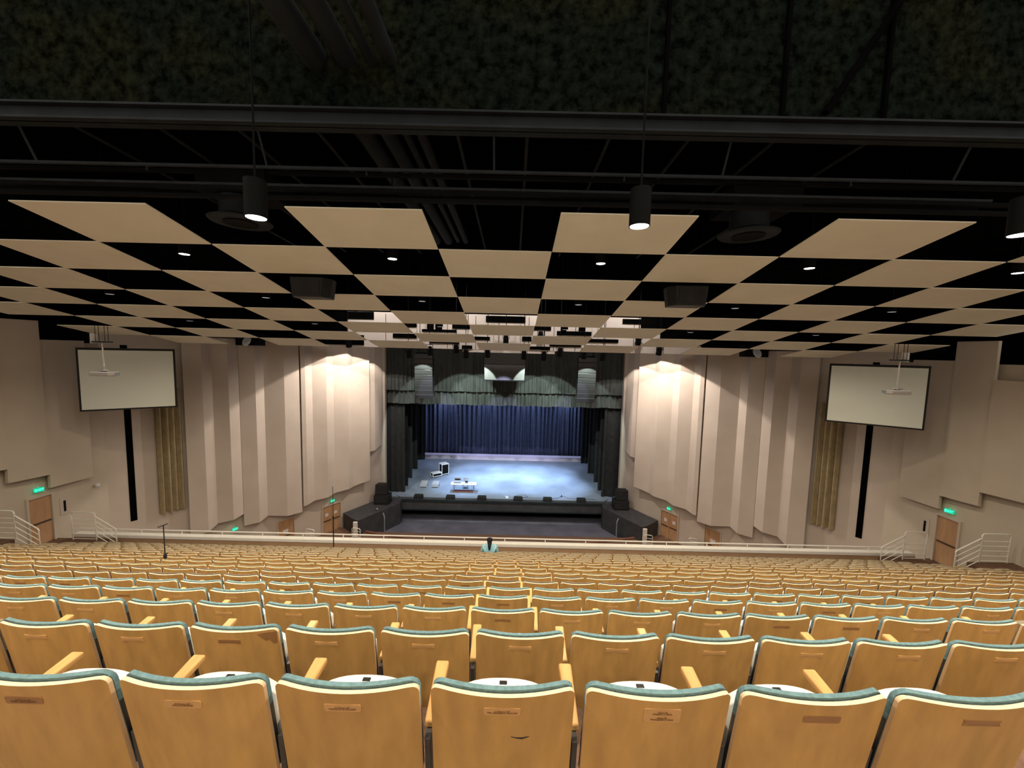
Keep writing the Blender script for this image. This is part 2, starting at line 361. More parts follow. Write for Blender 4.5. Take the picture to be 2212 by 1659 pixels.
PLATES1 = {0: ('dark', 'In Memory Of\nFAMILY AND FRIENDS'), 1: ('round', 'In Memory Of\nDOUG LE SOEURS'), 2: ('round', 'In Memory Of\nMARCELLO D. MILLIARD'), 3: ('round', 'In Memory Of\nMRS. GEORGE D. McCLURG'),
           4: ('tall', 'Given By\nROBERT S. PAUL\n\nGiven By\nMARGARET S. PAUL'), 5: ('dark', ''), 6: ('notch_dark', '')}
individual = 0
rest = []
for n in range(1, 18):
    y = ROW_Y[n]; z = ROW_FLOOR[n]; g = GAP[n] % SP
    k0 = int(math.floor((-ROWHALF-g)/SP)); xs = [g+SP*(k+0.5) for k in range(k0, 70)]
    xs = [x for x in xs if abs(x) < ROWHALF]
    vis = []
    for x in xs:
        u0 = project(x-0.26, y, z+0.83)[0]; u1 = project(x+0.26, y, z+0.83)[0]
        if u1 > 4 and u0 < 2208: vis.append(x)
    if n > 11:
        lim = 21
        rest += [(x, y, z) for x in xs if -200 < project(x, y, z+0.8)[0] < 2412]
        continue
    rest += [(x, y, z) for x in xs if x not in vis and -150 < project(x, y, z+0.8)[0] < 2362]
    for i, x in enumerate(vis):
        who = 'far left' if i == 0 else 'far right' if i == len(vis)-1 else ordinal(i+1)+' from the left'
        extra = ''
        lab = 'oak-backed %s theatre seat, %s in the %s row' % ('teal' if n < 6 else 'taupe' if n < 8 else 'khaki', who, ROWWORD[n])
        if n == 1: lab = {0: 'nearest-row oak seat cut by the left edge, dark plaque', 1: 'nearest-row oak seat with a faint plaque, second from the left', 2: 'nearest-row oak seat with pale plaque, left of the scratched one',
                          3: 'nearest-row oak seat with a dark scratch in its middle', 4: 'nearest-row oak seat with a tall double plaque', 5: 'nearest-row oak seat with a dark oblong plaque, second from the right', 6: 'shadowed nearest-row oak seat cut by the right edge'}.get(i, lab)
        t = thing('theatre_seat', (x, y, z), lab, 'seat', 'padded oak theatre seats in rows')
        individual += 1
        for k in ('back_shell', 'back_cushion', 'folded_seat', 'armrest', 'standard'):
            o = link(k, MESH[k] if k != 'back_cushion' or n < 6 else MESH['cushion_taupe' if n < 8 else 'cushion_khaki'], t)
            if k == 'folded_seat' and n <= 3: link('number_slot', MESH['slot'], o)
            if k == 'standard' and n <= 2: link('bolt', MESH['bolt'], o)
        if n == 1:
            kind, txt = PLATES1.get(i, ('round', ''))
            o = link('nameplate', MESH['nameplate_'+kind], t)
            if txt:
                me = text_mesh(txt, 0.0088 if kind != 'tall' else 0.0092, 'ink')
                for v in me.vertices:
                    v.co = Vector(back_pt(v.co.x, 0.062-v.co.y, -0.0034-v.co.z))
                link('lettering', me, o)
            if i == 3:
                s_ = MB(); pts = [(0.012, 0.158), (0.03, 0.163), (0.05, 0.166), (0.068, 0.163), (0.078, 0.160)]; rr = [0.0008, 0.0016, 0.0032, 0.0018, 0.0006]
                s_.tube([back_pt(a+0.02, b+0.02, -0.0006) for a, b in pts], rr, 6); sc = s_.build('scratch', 'slot', t); sc['label'] = 'dark horizontal scratch'
        elif n <= 8:
            if n == 2 and 470 < project(x, y, z+0.8)[0] < 540:
                tb = MB(); o2 = [(0.155, 0.017), (0.252, 0.017), (0.25, 0.10), (0.232, 0.10), (0.215, 0.068), (0.195, 0.072), (0.178, 0.05)]
                tb.v = [back_pt(a, b_, -0.0015) for a, b_ in o2] + [back_pt(a, b_, 0.004) for a, b_ in o2]; K = len(o2)
                tb.face(list(range(K))); tb.face(list(range(K, 2*K))[::-1])
                for q_ in range(K): tb.face((q_, (q_+1) % K, K+(q_+1) % K, K+q_))
                tv = tb.build('torn_veneer', 'plate2', t); tv['label'] = 'dark torn veneer corner'; t['label'] = 'oak-backed teal theatre seat with a torn dark upper right corner'
            r = random.Random(n*100+i).random()
            if r < 0.86: link('nameplate', MESH['nameplate_notch' if r < 0.6 else 'nameplate_notch_dark'], t)
print('individual seats', individual, 'rest', len(rest))
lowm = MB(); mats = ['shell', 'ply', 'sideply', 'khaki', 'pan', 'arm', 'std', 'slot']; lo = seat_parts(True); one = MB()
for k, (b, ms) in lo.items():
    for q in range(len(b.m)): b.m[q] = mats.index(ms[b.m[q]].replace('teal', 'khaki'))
    one.add(b)
for (x, y, z) in rest: lowm.add(one, Matrix.Translation((x, y, z)))
me = lowm.mesh('distant_seats', mats)
o = link('distant_theatre_seats', me); o['kind'] = 'stuff'
tag(o, 'mass of small khaki and oak seats in the farthest rows below the balcony railing', 'seats')
# ------------------------------------------------------------------ ceiling: checkerboard of hung panels
CW = 2.44; CD = 1.457; C0 = 6.92; CZ = 16.452; CDZ = 0.2978
def cpt(k, j): return Vector(((k-3.5)*CW+0.26, C0+CD*j, CZ-CDZ*j))
CROW = ['nearest', 'second-nearest', 'third-nearest', 'fourth-nearest', 'fourth-farthest', 'third-farthest', 'second-farthest', 'farthest']
for j in range(8):
    if j in (5, 7): ks = range(-3, 10, 2)
    elif j in (1, 3): ks = range(-3, 11, 2)
    else: ks = range(-4, 11, 2)
    vis = [k for k in ks if max(project(*cpt(k+1, j))[0], project(*cpt(k+1, j+1))[0]) > 2 and min(project(*cpt(k, j))[0], project(*cpt(k, j+1))[0]) < 2210]
    for i, k in enumerate(vis):
        g = 0.006; a = cpt(k, j); c = cpt(k+1, j+1)
        p = MB(); sl = -CDZ/CD
        def q(x, y, dz): return (x, y, (y-(C0+CD*j))*sl + dz)
        x0, x1, y0, y1 = a.x+g, c.x-g, a.y+g, c.y-g
        p.hexa([q(x0-a.x, y0, 0), q(x1-a.x, y0, 0), q(x1-a.x, y1, 0), q(x0-a.x, y1, 0), q(x0-a.x, y0, 0.02), q(x1-a.x, y0, 0.02), q(x1-a.x, y1, 0.02), q(x0-a.x, y1, 0.02)])
        p.v = [(v[0], v[1]-a.y, v[2]) for v in p.v]
        who = 'leftmost' if i == 0 else 'rightmost' if i == len(vis)-1 else ordinal(i+1)+' from the left'
        o = p.build('ceiling_panel', 'cloud', None, a)
        tag(o, 'flat beige hung ceiling panel, %s in the %s panel row' % (who, CROW[j]), 'ceiling panel', 'beige checkerboard ceiling panels')
# dark roof space: deck, sides, front
struct(MB().box(-27, 6.15, 20.0, 27, 34, 20.2).build('ceiling', 'void'))
struct(MB().box(-19.6, -1.8, 11.5, 19.6, -1.6, 15.2).build('wall_back', 'wall'))
struct(MB().box(-27.2, -3, 12.0, -27, 34, 20.2).build('wall_left_upper', 'void'))
struct(MB().box(27, -3, 12.0, 27.2, 34, 20.2).build('wall_right_upper', 'void'))
struct(MB().box(-27, 33.9, 13.4, 27, 34.1, 20.2).build('wall_front_upper', 'void'))
# sprayed bulkhead with a steel beam at its foot
struct(MB().box(-14, 6.0, 17.50, 14, 6.15, 20.3).build('wall_bulkhead', 'spray'))
for i, x in enumerate((-8.2, 2.85, 4.6, 5.2+0.9)):
    o = MB().box(x-0.025, 5.93, 17.56, x+0.025, 6.0, 20.3).build('hanger_strut', 'black')
    tag(o, 'thin black vertical strut on the sprayed bulkhead, %s from the left' % ordinal(i+1), 'strut', 'bulkhead struts')
o = MB().tube([(5.2, 5.9, 17.6), (6.6, 5.9, 19.9)], 0.05, 8).build('diagonal_brace', 'black'); tag(o, 'black diagonal brace leaning over the sprayed bulkhead at upper right', 'brace')
bm_ = MB(); bm_.box(-14, 5.85, 17.27, 14, 6.1, 17.30); bm_.box(-14, 5.95, 17.27, 14, 5.97, 17.5); bm_.box(-14, 5.85, 17.48, 14, 6.1, 17.51)
tag(bm_.build('steel_beam', 'duct'), 'long grey steel beam under the dark sprayed bulkhead', 'beam')
pipe = thing('sprinkler_pipe', (0, 6.3, 16.84), 'thin dark sprinkler pipe running across below the steel beam', 'pipe')
MB().tube([(-11, 0, 0), (11, 0, 0)], 0.028, 10).build('pipe_run', 'duct', pipe, smooth=True)
for x in (-8.9, -5.2, -1.7, 2.4, 6.0): MB().lathe([(0.006, -0.09), (0.02, -0.085), (0.008, -0.06), (0.012, 0)], 8, (x, 0, 0)).build('sprinkler_head', 'duct', pipe)
for i, x in enumerate((-6.94, -3.28, 0.33, 3.95, 7.6)):
    MB().tube([(x, 0, 0.0), (x, -0.2, 0.44)], 0.018, 6).build('hanger_rod', 'duct', pipe)
tag(MB().tube([(-11, 6.5, 16.655), (8.5, 6.5, 16.655)], 0.022, 8).build('conduit', 'duct', smooth=True), 'thin straight conduit running across just above the ceiling panels', 'conduit')
for i, (y, z) in enumerate(((6.75, 16.56), (6.8, 16.72), (7.4, 17.25), (8.8, 17.4))):
    tag(MB().box(-11, y, z-0.03, 11, y+0.08, z+0.03).build('channel_strut', 'steel'), ['lowest dark channel strut just behind the ceiling panel edge', 'dark channel strut above the lowest one', 'dark channel strut crossing the roof space behind the pipes', 'farthest dark channel strut crossing the roof space'][i], 'strut')
for i, x in enumerate((-6.6, -5.2, -3.9, -2.6, -0.3, 0.85, 2.2, 3.5, 4.9, 6.4)):
    o = MB().tube([(x, 6.3, 17.55), (x, 13.5, 17.35)], 0.03, 6).build('roof_tie', 'duct'); tag(o, 'thin tie rod running front to back under the roof, %s from the left' % ordinal(i+1), 'rod', 'roof tie rods')
for i, (x, r) in enumerate(((-2.34, 0.18), (-1.88, 0.15), (-1.52, 0.075), (-1.22, 0.10))):
    o = MB().tube([(x, 1.8, 18.3), (x, 6.2, 18.28), (x, 15, 18.2)], r, 18).build('round_duct', 'duct', smooth=True)
    tag(o, ['widest leftmost round grey duct under the dark roof', 'wide round grey duct, second from the left', 'thinnest round grey duct, third from the left', 'slim rightmost round grey duct of the four'][i], 'duct', 'round ducts under the roof')
# oval ventilation grilles seen in the first dark squares
for i, (x, y) in enumerate(((-4.75, 7.75), (5.35, 7.85))):
    v = thing('air_diffuser', (x, y, 16.42), ['round dark air diffuser above the left black ceiling square', 'round dark air diffuser above the right black ceiling square'][i], 'air diffuser', 'round ceiling diffusers')
    MB().lathe([(0.52, 0), (0.55, 0.03), (0.35, 0.12), (0.35, 0.5)], 28).build('outer_cone', 'duct', v, smooth=True)
    MB().lathe([(0.20, -0.01), (0.30, -0.02), (0.26, 0.01)], 24).build('inner_cone', 'steel', v, smooth=True)
    MB().box(-0.55, -0.4, 0.45, 0.75, 0.5, 0.85).build('plenum_box', 'steel', v)
# downlights
def downlight(name, loc, label, group, R, H, lens, stem, power, ang=118):
    t = thing(name, loc, label, 'downlight', group)
    MB().lathe([(R*0.93, 0.0), (R, 0.0), (R, H), (R*0.6, H+0.01)], 28).build('housing', 'housing', t, smooth=True) if False else None
    b = MB(); n = 28
    prof = [(R*0.92, 0.05), (R*0.92, 0.0), (R, 0.0), (R, H), (R*0.2, H+0.012)]
    b.lathe(prof, n); b.build('housing', 'housing', t, smooth=True)
    MB().lathe([(R*0.90, 0.004), (R*0.88, -0.002)], n).build('lens', lens, t)
    if stem: MB().tube([(0, 0, H), (0, 0, H+stem)], 0.014, 6).build('stem', 'steel', t)
    if power: spot((loc[0], loc[1], loc[2]-0.02), (loc[0], loc[1], 0), power, ang, 0.6, WARM, 0.13, 'downlight_lamp')
    return t
spot((-7.4, 5.0, 15.6), (-7.4, 5.0, 0), POWER_HOUSE, 118, 0.6, WARM, 0.13, 'house_lamp')
for i, x in enumerate((-2.62, 2.27, 7.13)):
    downlight('pendant_downlight', (x, 5.0, 15.63), ['large black cylinder pendant light hanging at the upper left', 'large black cylinder pendant light right of centre', 'large black cylinder pendant light cut by the right edge'][i], 'cylinder pendants before the ceiling panels', 0.130, 0.46, 'lens', 3.9, POWER_HOUSE)
for row, (j, lens, pw_) in enumerate(((1, 'lens', POWER_HOUSE*0.55), (3, 'lensdim', POWER_HOUSE*0.45), (5, 'lensdim', POWER_HOUSE*0.45))):  # the third row is added, to brighten the aisle and parapet
    for i, k in enumerate((-2, 0, 2, 4, 6, 8)):
        c = (cpt(k, j)+cpt(k+1, j+1))/2
        u = project(*c)[0]
        if not -60 < u < 2260: continue
        who = ['far-left', 'second from the left', 'third from the left', 'third from the right', 'second from the right', 'far-right'][i]
        lab = 'recessed round downlight in a black square, %s of the %s' % (who, ['bright front row', 'dim second row', 'added third row'][row])
        downlight('recessed_downlight', (c.x, c.y, c.z+0.10), lab, 'downlights in the black squares', 0.115, 0.22, lens, 20.0-c.z-0.35, pw_, 150)
# further lamps of the same pattern over the rows behind and beside the photographer
for y, z in ((0.9, 16.9), (-3.4, 17.8)):
    for x in (-12, -7.2, -2.4, 2.4, 7.2, 12): spot((x, y, z), (x, y+0.4, 0), POWER_BACK, 130, 0.7, WARM, 0.15, 'house_lamp')
for i, (x, l) in enumerate(((-4.66, 'left'), (5.25, 'right'))):
    t = thing('ceiling_loudspeaker', (x, 10.2, 15.30), 'black angular loudspeaker hanging under the ceiling panels on the %s' % l, 'loudspeaker', 'hanging ceiling loudspeakers')
    b = MB(); b.prism([(-0.56, 0.0), (-0.42, -0.28), (0.42, -0.28), (0.56, 0.0), (0.5, 0.35), (-0.5, 0.35)], 0.0, 0.50)
    b.v = [(v[0]*(1 if v[2] > 0.2 else 0.86), v[1], v[2]) for v in b.v]; b.build('cabinet', 'spk', t, bevel=0.015)
    MB().box(-0.34, -0.295, 0.06, 0.34, -0.283, 0.44).build('grille', 'leg', t)
    for sx in (-0.4, 0.4): MB().tube([(sx, 0.05, 0.5), (sx, 0.05, 1.3)], 0.012, 6).build('suspension_rod', 'steel', t)
# ------------------------------------------------------------------ front ceiling fascia with its lighting slots
FY = 23.0
struct(MB().prism([(-12, FY), (12, FY), (12, FY+0.15), (-12, FY+0.15)], 14.10, 16.2).build('wall_ceiling_fascia', 'fascia'))
struct(MB().box(-2.35, FY+0.02, 13.93, 3.2, FY+0.13, 14.1).build('trim_2', 'fascia'))
slots = [(-0.98, 1.39, 15.74, 16.12), (-5.97, -5.13, 15.34, 15.6), (-4.8, -2.77, 15.09, 15.24), (-4.49, -4.1, 15.24, 15.61), (-3.99, -3.6, 15.24, 15.62), (-2.99, -1.93, 15.31, 15.59), (-1.65, -0.73, 14.67, 14.87), (1.22, 1.78, 14.67, 14.94), (1.81, 2.93, 15.33, 15.58), (3.29, 5.36, 15.06, 15.31), (3.53, 3.85, 15.3, 15.57), (4.59, 4.96, 15.33, 15.56), (-6.55, -5.13, 14.68, 14.95), (-4.35, -2.56, 14.41, 14.53), (-2.4, -1.78, 14.12, 14.33), (1.59, 2.91, 14.17, 14.36), (2.87, 4.77, 14.38, 14.53), (5.11, 6.99, 14.68, 14.89), (8.3, 12, 15.3, 16.2), (7.2, 8.3, 15.82, 16.12), (-12, -9.3, 14.8, 16.2), (-9.3, -7.69, 15.75, 16.19), (9.5, 12, 14.6, 15.3), (-12, -8.3, 14.2, 14.8)]
for x in (-7.0, -4.95, -3.3, -1.6, -0.2, 1.6, 3.1, 4.4, 6.2, 7.9):
    struct(MB().box(x, FY-0.01, 14.12, x+0.03, FY+0.02, 16.1).build('trim_3', 'bar'))
g_ = thing('catwalk_lighting_slots', (0, FY, 14), 'black lighting openings cut in the pale fascia above the front ceiling panels', 'lighting slots')
for (a, b, c, d) in slots: MB().box(a, -0.06, c-14, b, 0.02, d-14).build('opening', 'black', g_)
pos = [(-5.52, 13.81), (-4.26, 13.98), (-2.7, 14.15), (-2.12, 13.86), (-0.83, 13.92), (1.34, 13.86), (2.53, 13.83), (3.48, 14.07), (4.91, 13.97), (6.04, 13.89), (0.25, 14.74), (2.3, 15.0), (8.1, 14.86), (9.36, 14.29), (-9.1, 14.33)]
for i, (x, z) in enumerate(sorted(pos)):
    t = thing('stage_spotlight', (x, 22.6, z), 'small black stage spotlight hung before the proscenium top, %s from the left' % ordinal(i+1), 'spotlight', 'small black stage spotlights')
    MB().tube([(0, 0.0, 0.22), (0, 0.05, 0.02), (0, 0.16, -0.25)], [0.13, 0.16, 0.17], 12).build('barrel', 'housing', t, smooth=True)
    yk = MB(); yk.box(-0.20, -0.02, 0.0, -0.175, 0.03, 0.34); yk.box(0.175, -0.02, 0.0, 0.20, 0.03, 0.34); yk.box(-0.20, -0.02, 0.32, 0.20, 0.03, 0.35); yk.build('yoke', 'steel', t)
    MB().tube([(0, 0, 0.34), (0, 0, 20.0-z)], 0.02, 6).build('clamp_rod', 'steel', t)
# ------------------------------------------------------------------ side walls
WA = Vector((-10.3, 32.6)); WB = Vector((-19.6, 18.6)); WD = (WB-WA).normalized(); WN = Vector((14, -9.3)).normalized()
def wp(s, d, sx=-1): p = WA + WD*s + WN*d; return (p.x if sx < 0 else -p.x, p.y)
for sx, side in ((-1, 'left'), (1, 'right')):
    L = (WB-WA).length
    a, b = WA, WB
    poly = [wp(0, 0, sx), wp(L, 0, sx), wp(L+0.2, -0.4, sx), wp(0, -0.4, sx)]
    struct(MB().prism(poly, -1.2, 14.45).build('wall_'+side, 'panel'))
    X = 19.6*sx
    struct(MB().box(min(X, X+0.4*sx), -7, 3.0, max(X, X+0.4*sx), 18.62, 13.95).build('wall_%s_rear' % side, 'wall'))
    # proscenium reveal
    struct(MB().box(min(sx*10.3, sx*14), 32.6, -1.2, max(sx*10.3, sx*14), 33.0, 14.45).build('wall_%s_proscenium' % side, 'panel'))
def folded(name, pts, sx, label, top=14.4):
    # pts: (s, offset, bottom_z)
    b = MB(); n = len(pts); th = 0.10
    for (s, d, zb) in pts:
        for dd in (d, d-th):
            x, y = wp(s, dd, sx); b.v += [(x, y, zb), (x, y, top)]
    for i in range(n-1):
        a = 4*i; c = 4*(i+1)
        b.face((a, c, c+1, a+1)); b.face((a+2, a+3, c+3, c+2)); b.face((a, a+2, c+2, c)); b.face((a+1, c+1, c+3, a+3))
    b.face((0, 1, 3, 2)); e = 4*(n-1); b.face((e, e+2, e+3, e+1))
    o = b.build(name, 'panel'); return tag(o, label, 'acoustic panel', 'folded acoustic wall panels')
PD = [(0.44, 0.15, 5.85), (1.33, 0.42, 5.51), (1.95, 0.30, 5.47)]
PC = [(1.99, 0.62, 3.18), (3.34, 0.40, 3.0), (3.88, 0.62, 2.97), (4.92, 0.40, 2.93), (5.6, 0.62, 2.84), (6.54, 0.42, 2.84), (7.15, 0.66, 2.78), (7.42, 0.62, 2.75)]
PB = [(7.50, 0.56, 2.35), (8.52, 0.62, 2.44), (9.58, 0.22, 2.73), (10.2, 0.52, 2.59), (11.0, 0.30, 2.59)]
PA = [(11.02, 0.30, 3.38), (11.67, 0.60, 3.31), (12.38, 0.32, 3.27), (12.94, 0.60, 3.05), (13.72, 0.40, 2.95)]
for sx, side in ((-1, 'left'), (1, 'right')):
    folded('folded_wall_panel', PD, sx, 'short folded beige wall panel beside the %s edge of the stage opening' % side)
    folded('folded_wall_panel', PC, sx, 'brightly lit wide folded wall panel over the %s double doors' % side)
    folded('folded_wall_panel', PB, sx, 'folded wall panel with one dark facet, over the %s single door' % side)
    folded('folded_wall_panel', PA, sx, 'dim folded wall panel beside the %s ochre drape' % side)
    # ochre drape in the recess
    b = MB(); n = 40; s0, s1 = 13.85, 14.95
    for layer, dd in ((0, 0.0), (1, -0.03)):
        for i in range(n+1):
            s = s0+(s1-s0)*i/n; d = 0.22+0.10*math.sin(i*0.62)+0.03*math.sin(i*0.37)+dd; x, y = wp(s, d, sx); b.v += [(x, y, 4.72+0.05*math.sin(i*0.5)), (x, y, 11.6)]
    N = 2*(n+1)
    for i in range(n):
        a = 2*i; b.face((a, a+2, a+3, a+1)); b.face((N+a, N+a+1, N+a+3, N+a+2)); b.face((a, N+a, N+a+2, a+2)); b.face((a+1, a+3, N+a+3, N+a+1))
    tag(b.build('wall_drape', 'yellow', smooth=True), 'narrow pleated ochre drape hanging on the %s wall beside the projection screen' % side, 'drape', 'ochre wall drapes')
    # dark vertical slot
    b = MB(); b.prism([wp(15.80, 0.012, sx), wp(16.06, 0.012, sx), wp(16.06, -0.1, sx), wp(15.80, -0.1, sx)], 4.66, 13.9)
    struct(b.build('wall_%s_slot' % side, 'black'))
    # near flat panels
    for (y0, y1, z0, z1, zt, nm) in ((16.05, 17.69, 7.64, 7.60, 14.06, 'right of'), (14.70, 16.03, 8.32, 8.24, 14.85, 'above'), (13.3, 14.68, 8.98, 8.90, 13.35, 'in front of')):
        xa = 19.3; bk = 19.42
        P = [(xa-0.0, y0, z0), (xa-0.05, y1, z1), (bk, y1, z1), (bk, y0, z0), (xa, y0, zt), (xa-0.05, y1, zt), (bk, y1, zt), (bk, y0, zt)]
        P = [(sx*p[0], p[1], p[2]) for p in P]
        o = MB().hexa(P).build('flat_wall_panel', 'wall')
        if nm == 'right of': l = 'tall flat beige wall panel between the %s exit door and the screen' % side
        elif nm == 'above': l = 'tall flat beige wall panel directly above the %s exit door' % side
        else: l = 'flat beige wall panel at the %s edge of the picture' % side
        tag(o, l, 'acoustic panel', 'flat acoustic wall panels')
        # stand-off battens
        MB().box(min(sx*bk, sx*19.6), (y0+y1)/2-0.05, z0+1, max(sx*bk, sx*19.6), (y0+y1)/2+0.05, zt-0.6).build('batten', 'black', o)
    # dark lamp box with pale lens at the wall top
    x, y = wp(10.5, 0.75, sx)
    t = thing('wall_top_floodlight', (x, y, 14.15), 'black box floodlight with a pale oval lens at the top of the %s wall' % side, 'floodlight', 'wall top floodlights')
    MB().box(-0.75, -0.3, -0.12, 0.75, 0.3, 0.6).build('housing', 'housing', t, bevel=0.02)
    b = MB(); b.lathe([(0.30, 0), (0.34, 0.03), (0.25, 0.10)], 24); b.v = [tuple(Matrix.Rotation(math.radians(62), 4, 'X') @ Vector((v[0]*0.75, v[1], v[2]))) for v in b.v]
    b.v = [(v[0]-0.1*sx, v[1]-0.42, v[2]+0.12) for v in b.v]; b.build('lens', 'pale', t, smooth=True)
    # screen
    KS = 0.93
    if sx < 0: c0, c1, zs0, zs1 = (-19.41, 17.55), (-16.70, 19.43), 10.83, 13.64
    else: c0, c1, zs0, zs1 = (-19.22, 16.98), (-16.49, 18.88), 10.97, 13.69
    ex = 0.7*(1 if sx < 0 else -1)
    c0 = Vector((ex+(c0[0]-ex)*KS, c0[1]*KS)); c1 = Vector((ex+(c1[0]-ex)*KS, c1[1]*KS)); zs0 = 14+(zs0-14)*KS; zs1 = 14+(zs1-14)*KS; d = (c1-c0).normalized(); nrm = Vector((d.y, -d.x)); w = (c1-c0).length
    t = thing('projection_screen', (sx*-((c0+c1)/2).x, ((c0+c1)/2).y, 12.2), 'large blank pale projection screen with black border on the %s wall' % side, 'screen', 'wall projection screens', 0)
    def sq(u, dep, z):
        p = c0+d*u+nrm*dep - (c0+c1)/2
        return (p.x if sx < 0 else -p.x, p.y, z-12.2)
    def fr_(u0, u1, a, b_, z0, z1): return MB().hexa([sq(u0, a, z0), sq(u1, a, z0), sq(u1, b_, z0), sq(u0, b_, z0), sq(u0, a, z1), sq(u1, a, z1), sq(u1, b_, z1), sq(u0, b_, z1)])
    fr_(-0.07, w+0.07, 0, -0.08, zs0-0.07, zs1+0.10).build('border_frame', 'screenframe', t)
    fr_(0.0, w, 0.012, -0.01, zs0, zs1).build('screen_cloth', 'screen', t)
    # projector hung in front of it
    px = -13.34 if sx < 0 else 13.87
    t = thing('ceiling_projector', (px, 13.0, 12.95), 'silver projector hanging on a pole before the %s projection screen' % side, 'projector', 'hanging projectors')
    b = MB(); b.prism([(-0.32, -0.20), (0.32, -0.20), (0.36, 0.0), (0.32, 0.22), (-0.32, 0.22), (-0.36, 0)], -0.09, 0.06); b.build('casing', 'silver', t, bevel=0.025)
    MB().lathe([(0.07, 0), (0.085, 0.10)], 16, (0, 0, 0)).build('lens_barrel', 'housing', t)
    b = MB(); b.lathe([(0.16, 0.08), (0.12, 0.11), (0.03, 0.16)], 18); b.build('mount_plate', 'silver', t, smooth=True)
    MB().tube([(0, 0, 0.2), (0, 0, 1.05)], 0.022, 8).build('pole', 'silver', t)
    MB().box(-0.25, -0.12, 1.05, 0.25, 0.12, 1.09).build('ceiling_bracket', 'steel', t)
    for dx in (-0.22, -0.10, 0.10, 0.22): MB().tube([(dx, 0, 1.08), (dx, 0, 1.62)], 0.008, 6).build('hanger_rod', 'steel', t)
# small wall camera / sensor and switch plates
for sx, side, y in ((-1, 'left', 17.95),):
    t = MB().lathe([(0.05, 0), (0.09, 0.05), (0.09, 0.12), (0.05, 0.17)], 14).build('wall_sensor', 'pale', None, (-19.5, 18.05, 6.95), smooth=True)
    tag(t, 'small round white sensor on the left wall below the screen', 'sensor')
for sx, side in ((-1, 'left'), (1, 'right')):
    o = MB().box(min(sx*19.6, sx*19.57), 16.55, 6.15, max(sx*19.6, sx*19.57), 16.9, 6.95).build('wall_panel_box', 'frame')
    tag(o, 'narrow grey service panel on the wall beside the %s exit door' % side, 'service panel', 'service panels')
    MB().box(min(sx*19.57, sx*19.555), 16.68, 6.3, max(sx*19.57, sx*19.555), 16.76, 6.8).build('dark_strip', 'housing', o)
# ------------------------------------------------------------------ doors
def door(name, A, B, z0, z1, leaves, paper, paper_z=0.62):
    A = Vector(A); B = Vector(B); d = (B-A).normalized(); nr = Vector((d.y, -d.x)); L_ = (B-A).length
    mid = (A+B)/2
    if nr.dot(Vector((0, 10))-mid) < 0: nr = -nr
    t = bpy.data.objects.new(name, None); COL.objects.link(t); t.location = (A.x, A.y, z0); struct(t)
    def pt(u, o, z): p = d*u+nr*o; return (p.x, p.y, z)
    def bx(u0, u1, o0, o1, a, b): return [pt(u0, o0, a), pt(u1, o0, a), pt(u1, o1, a), pt(u0, o1, a), pt(u0, o0, b), pt(u1, o0, b), pt(u1, o1, b), pt(u0, o1, b)]
    H = z1-z0; f = 0.07
    fr = MB(); fr.hexa(bx(-f, 0, 0, 0.10, 0, H+f)); fr.hexa(bx(L_, L_+f, 0, 0.10, 0, H+f)); fr.hexa(bx(0, L_, 0, 0.10, H, H+f)); fr.build('door_frame', 'frame', t)
    for k in range(leaves):
        a = L_*k/leaves+0.012; b = L_*(k+1)/leaves-0.012
        lf = MB().hexa(bx(a, b, 0.0, 0.035, 0.01, H-0.01)).build('door_leaf', 'door', t)
        MB().hexa(bx(a+0.05, b-0.05, 0.045, 0.085, H*0.45, H*0.45+0.05)).build('panic_bar', 'bar', lf)
        if paper:
            w_ = (b-a); MB().hexa(bx(a+w_*0.36, a+w_*0.70, 0.036, 0.039, H*paper_z, H*paper_z+0.24)).build('paper_notice', 'paper', lf)
    return t
for sx in (-1, 1):
    def wq(s): return wp(s, 0.0, sx)
    door('door_%d' % (1 if sx < 0 else 2), wq(4.32), wq(5.75), -0.15, 1.93, 2, True)
    door('door_%d' % (3 if sx < 0 else 4), wq(7.86), wq(8.92), -0.15, 1.98, 1, True, 0.55)
    door('door_%d' % (5 if sx < 0 else 6), (sx*19.6, 15.42), (sx*19.6, 16.22), 5.22, 7.30, 1, False)
def exit_sign(loc, rz, label):
    t = thing('exit_sign', loc, label, 'exit sign', 'green exit signs', rz)
    MB().box(-0.15, -0.035, -0.085, 0.15, 0.035, 0.085).build('housing', 'exitbox', t, bevel=0.008)
    me = text_mesh('EXIT', 0.135, 'exitgreen', 0.003); o = link('lettering', me, t, (0, -0.038, 0)); o.rotation_euler = (math.radians(90), 0, 0)
    MB().tube([(0, 0, 0.10), (0, 0.10, 0.14)], 0.012, 6).build('bracket', 'exitbox', t)
ang = math.atan2(WD.y, WD.x)
for sx, side in ((-1, 'left'), (1, 'right')):
    x, y = wp(5.0, 0.15, sx)
    exit_sign((x, y, 2.27), math.radians(60)*(1 if sx < 0 else -1), 'small green exit sign above the %s double doors by the stage' % side)
    exit_sign((sx*19.45, 15.75, 7.66), math.radians(75)*(1 if sx < 0 else -1), 'green exit sign above the upper %s side door' % side)
x, y = wp(11.55, 0.4, -1); exit_sign((x, y, 2.62), math.radians(60), 'small green exit sign low under the left folded wall panels')
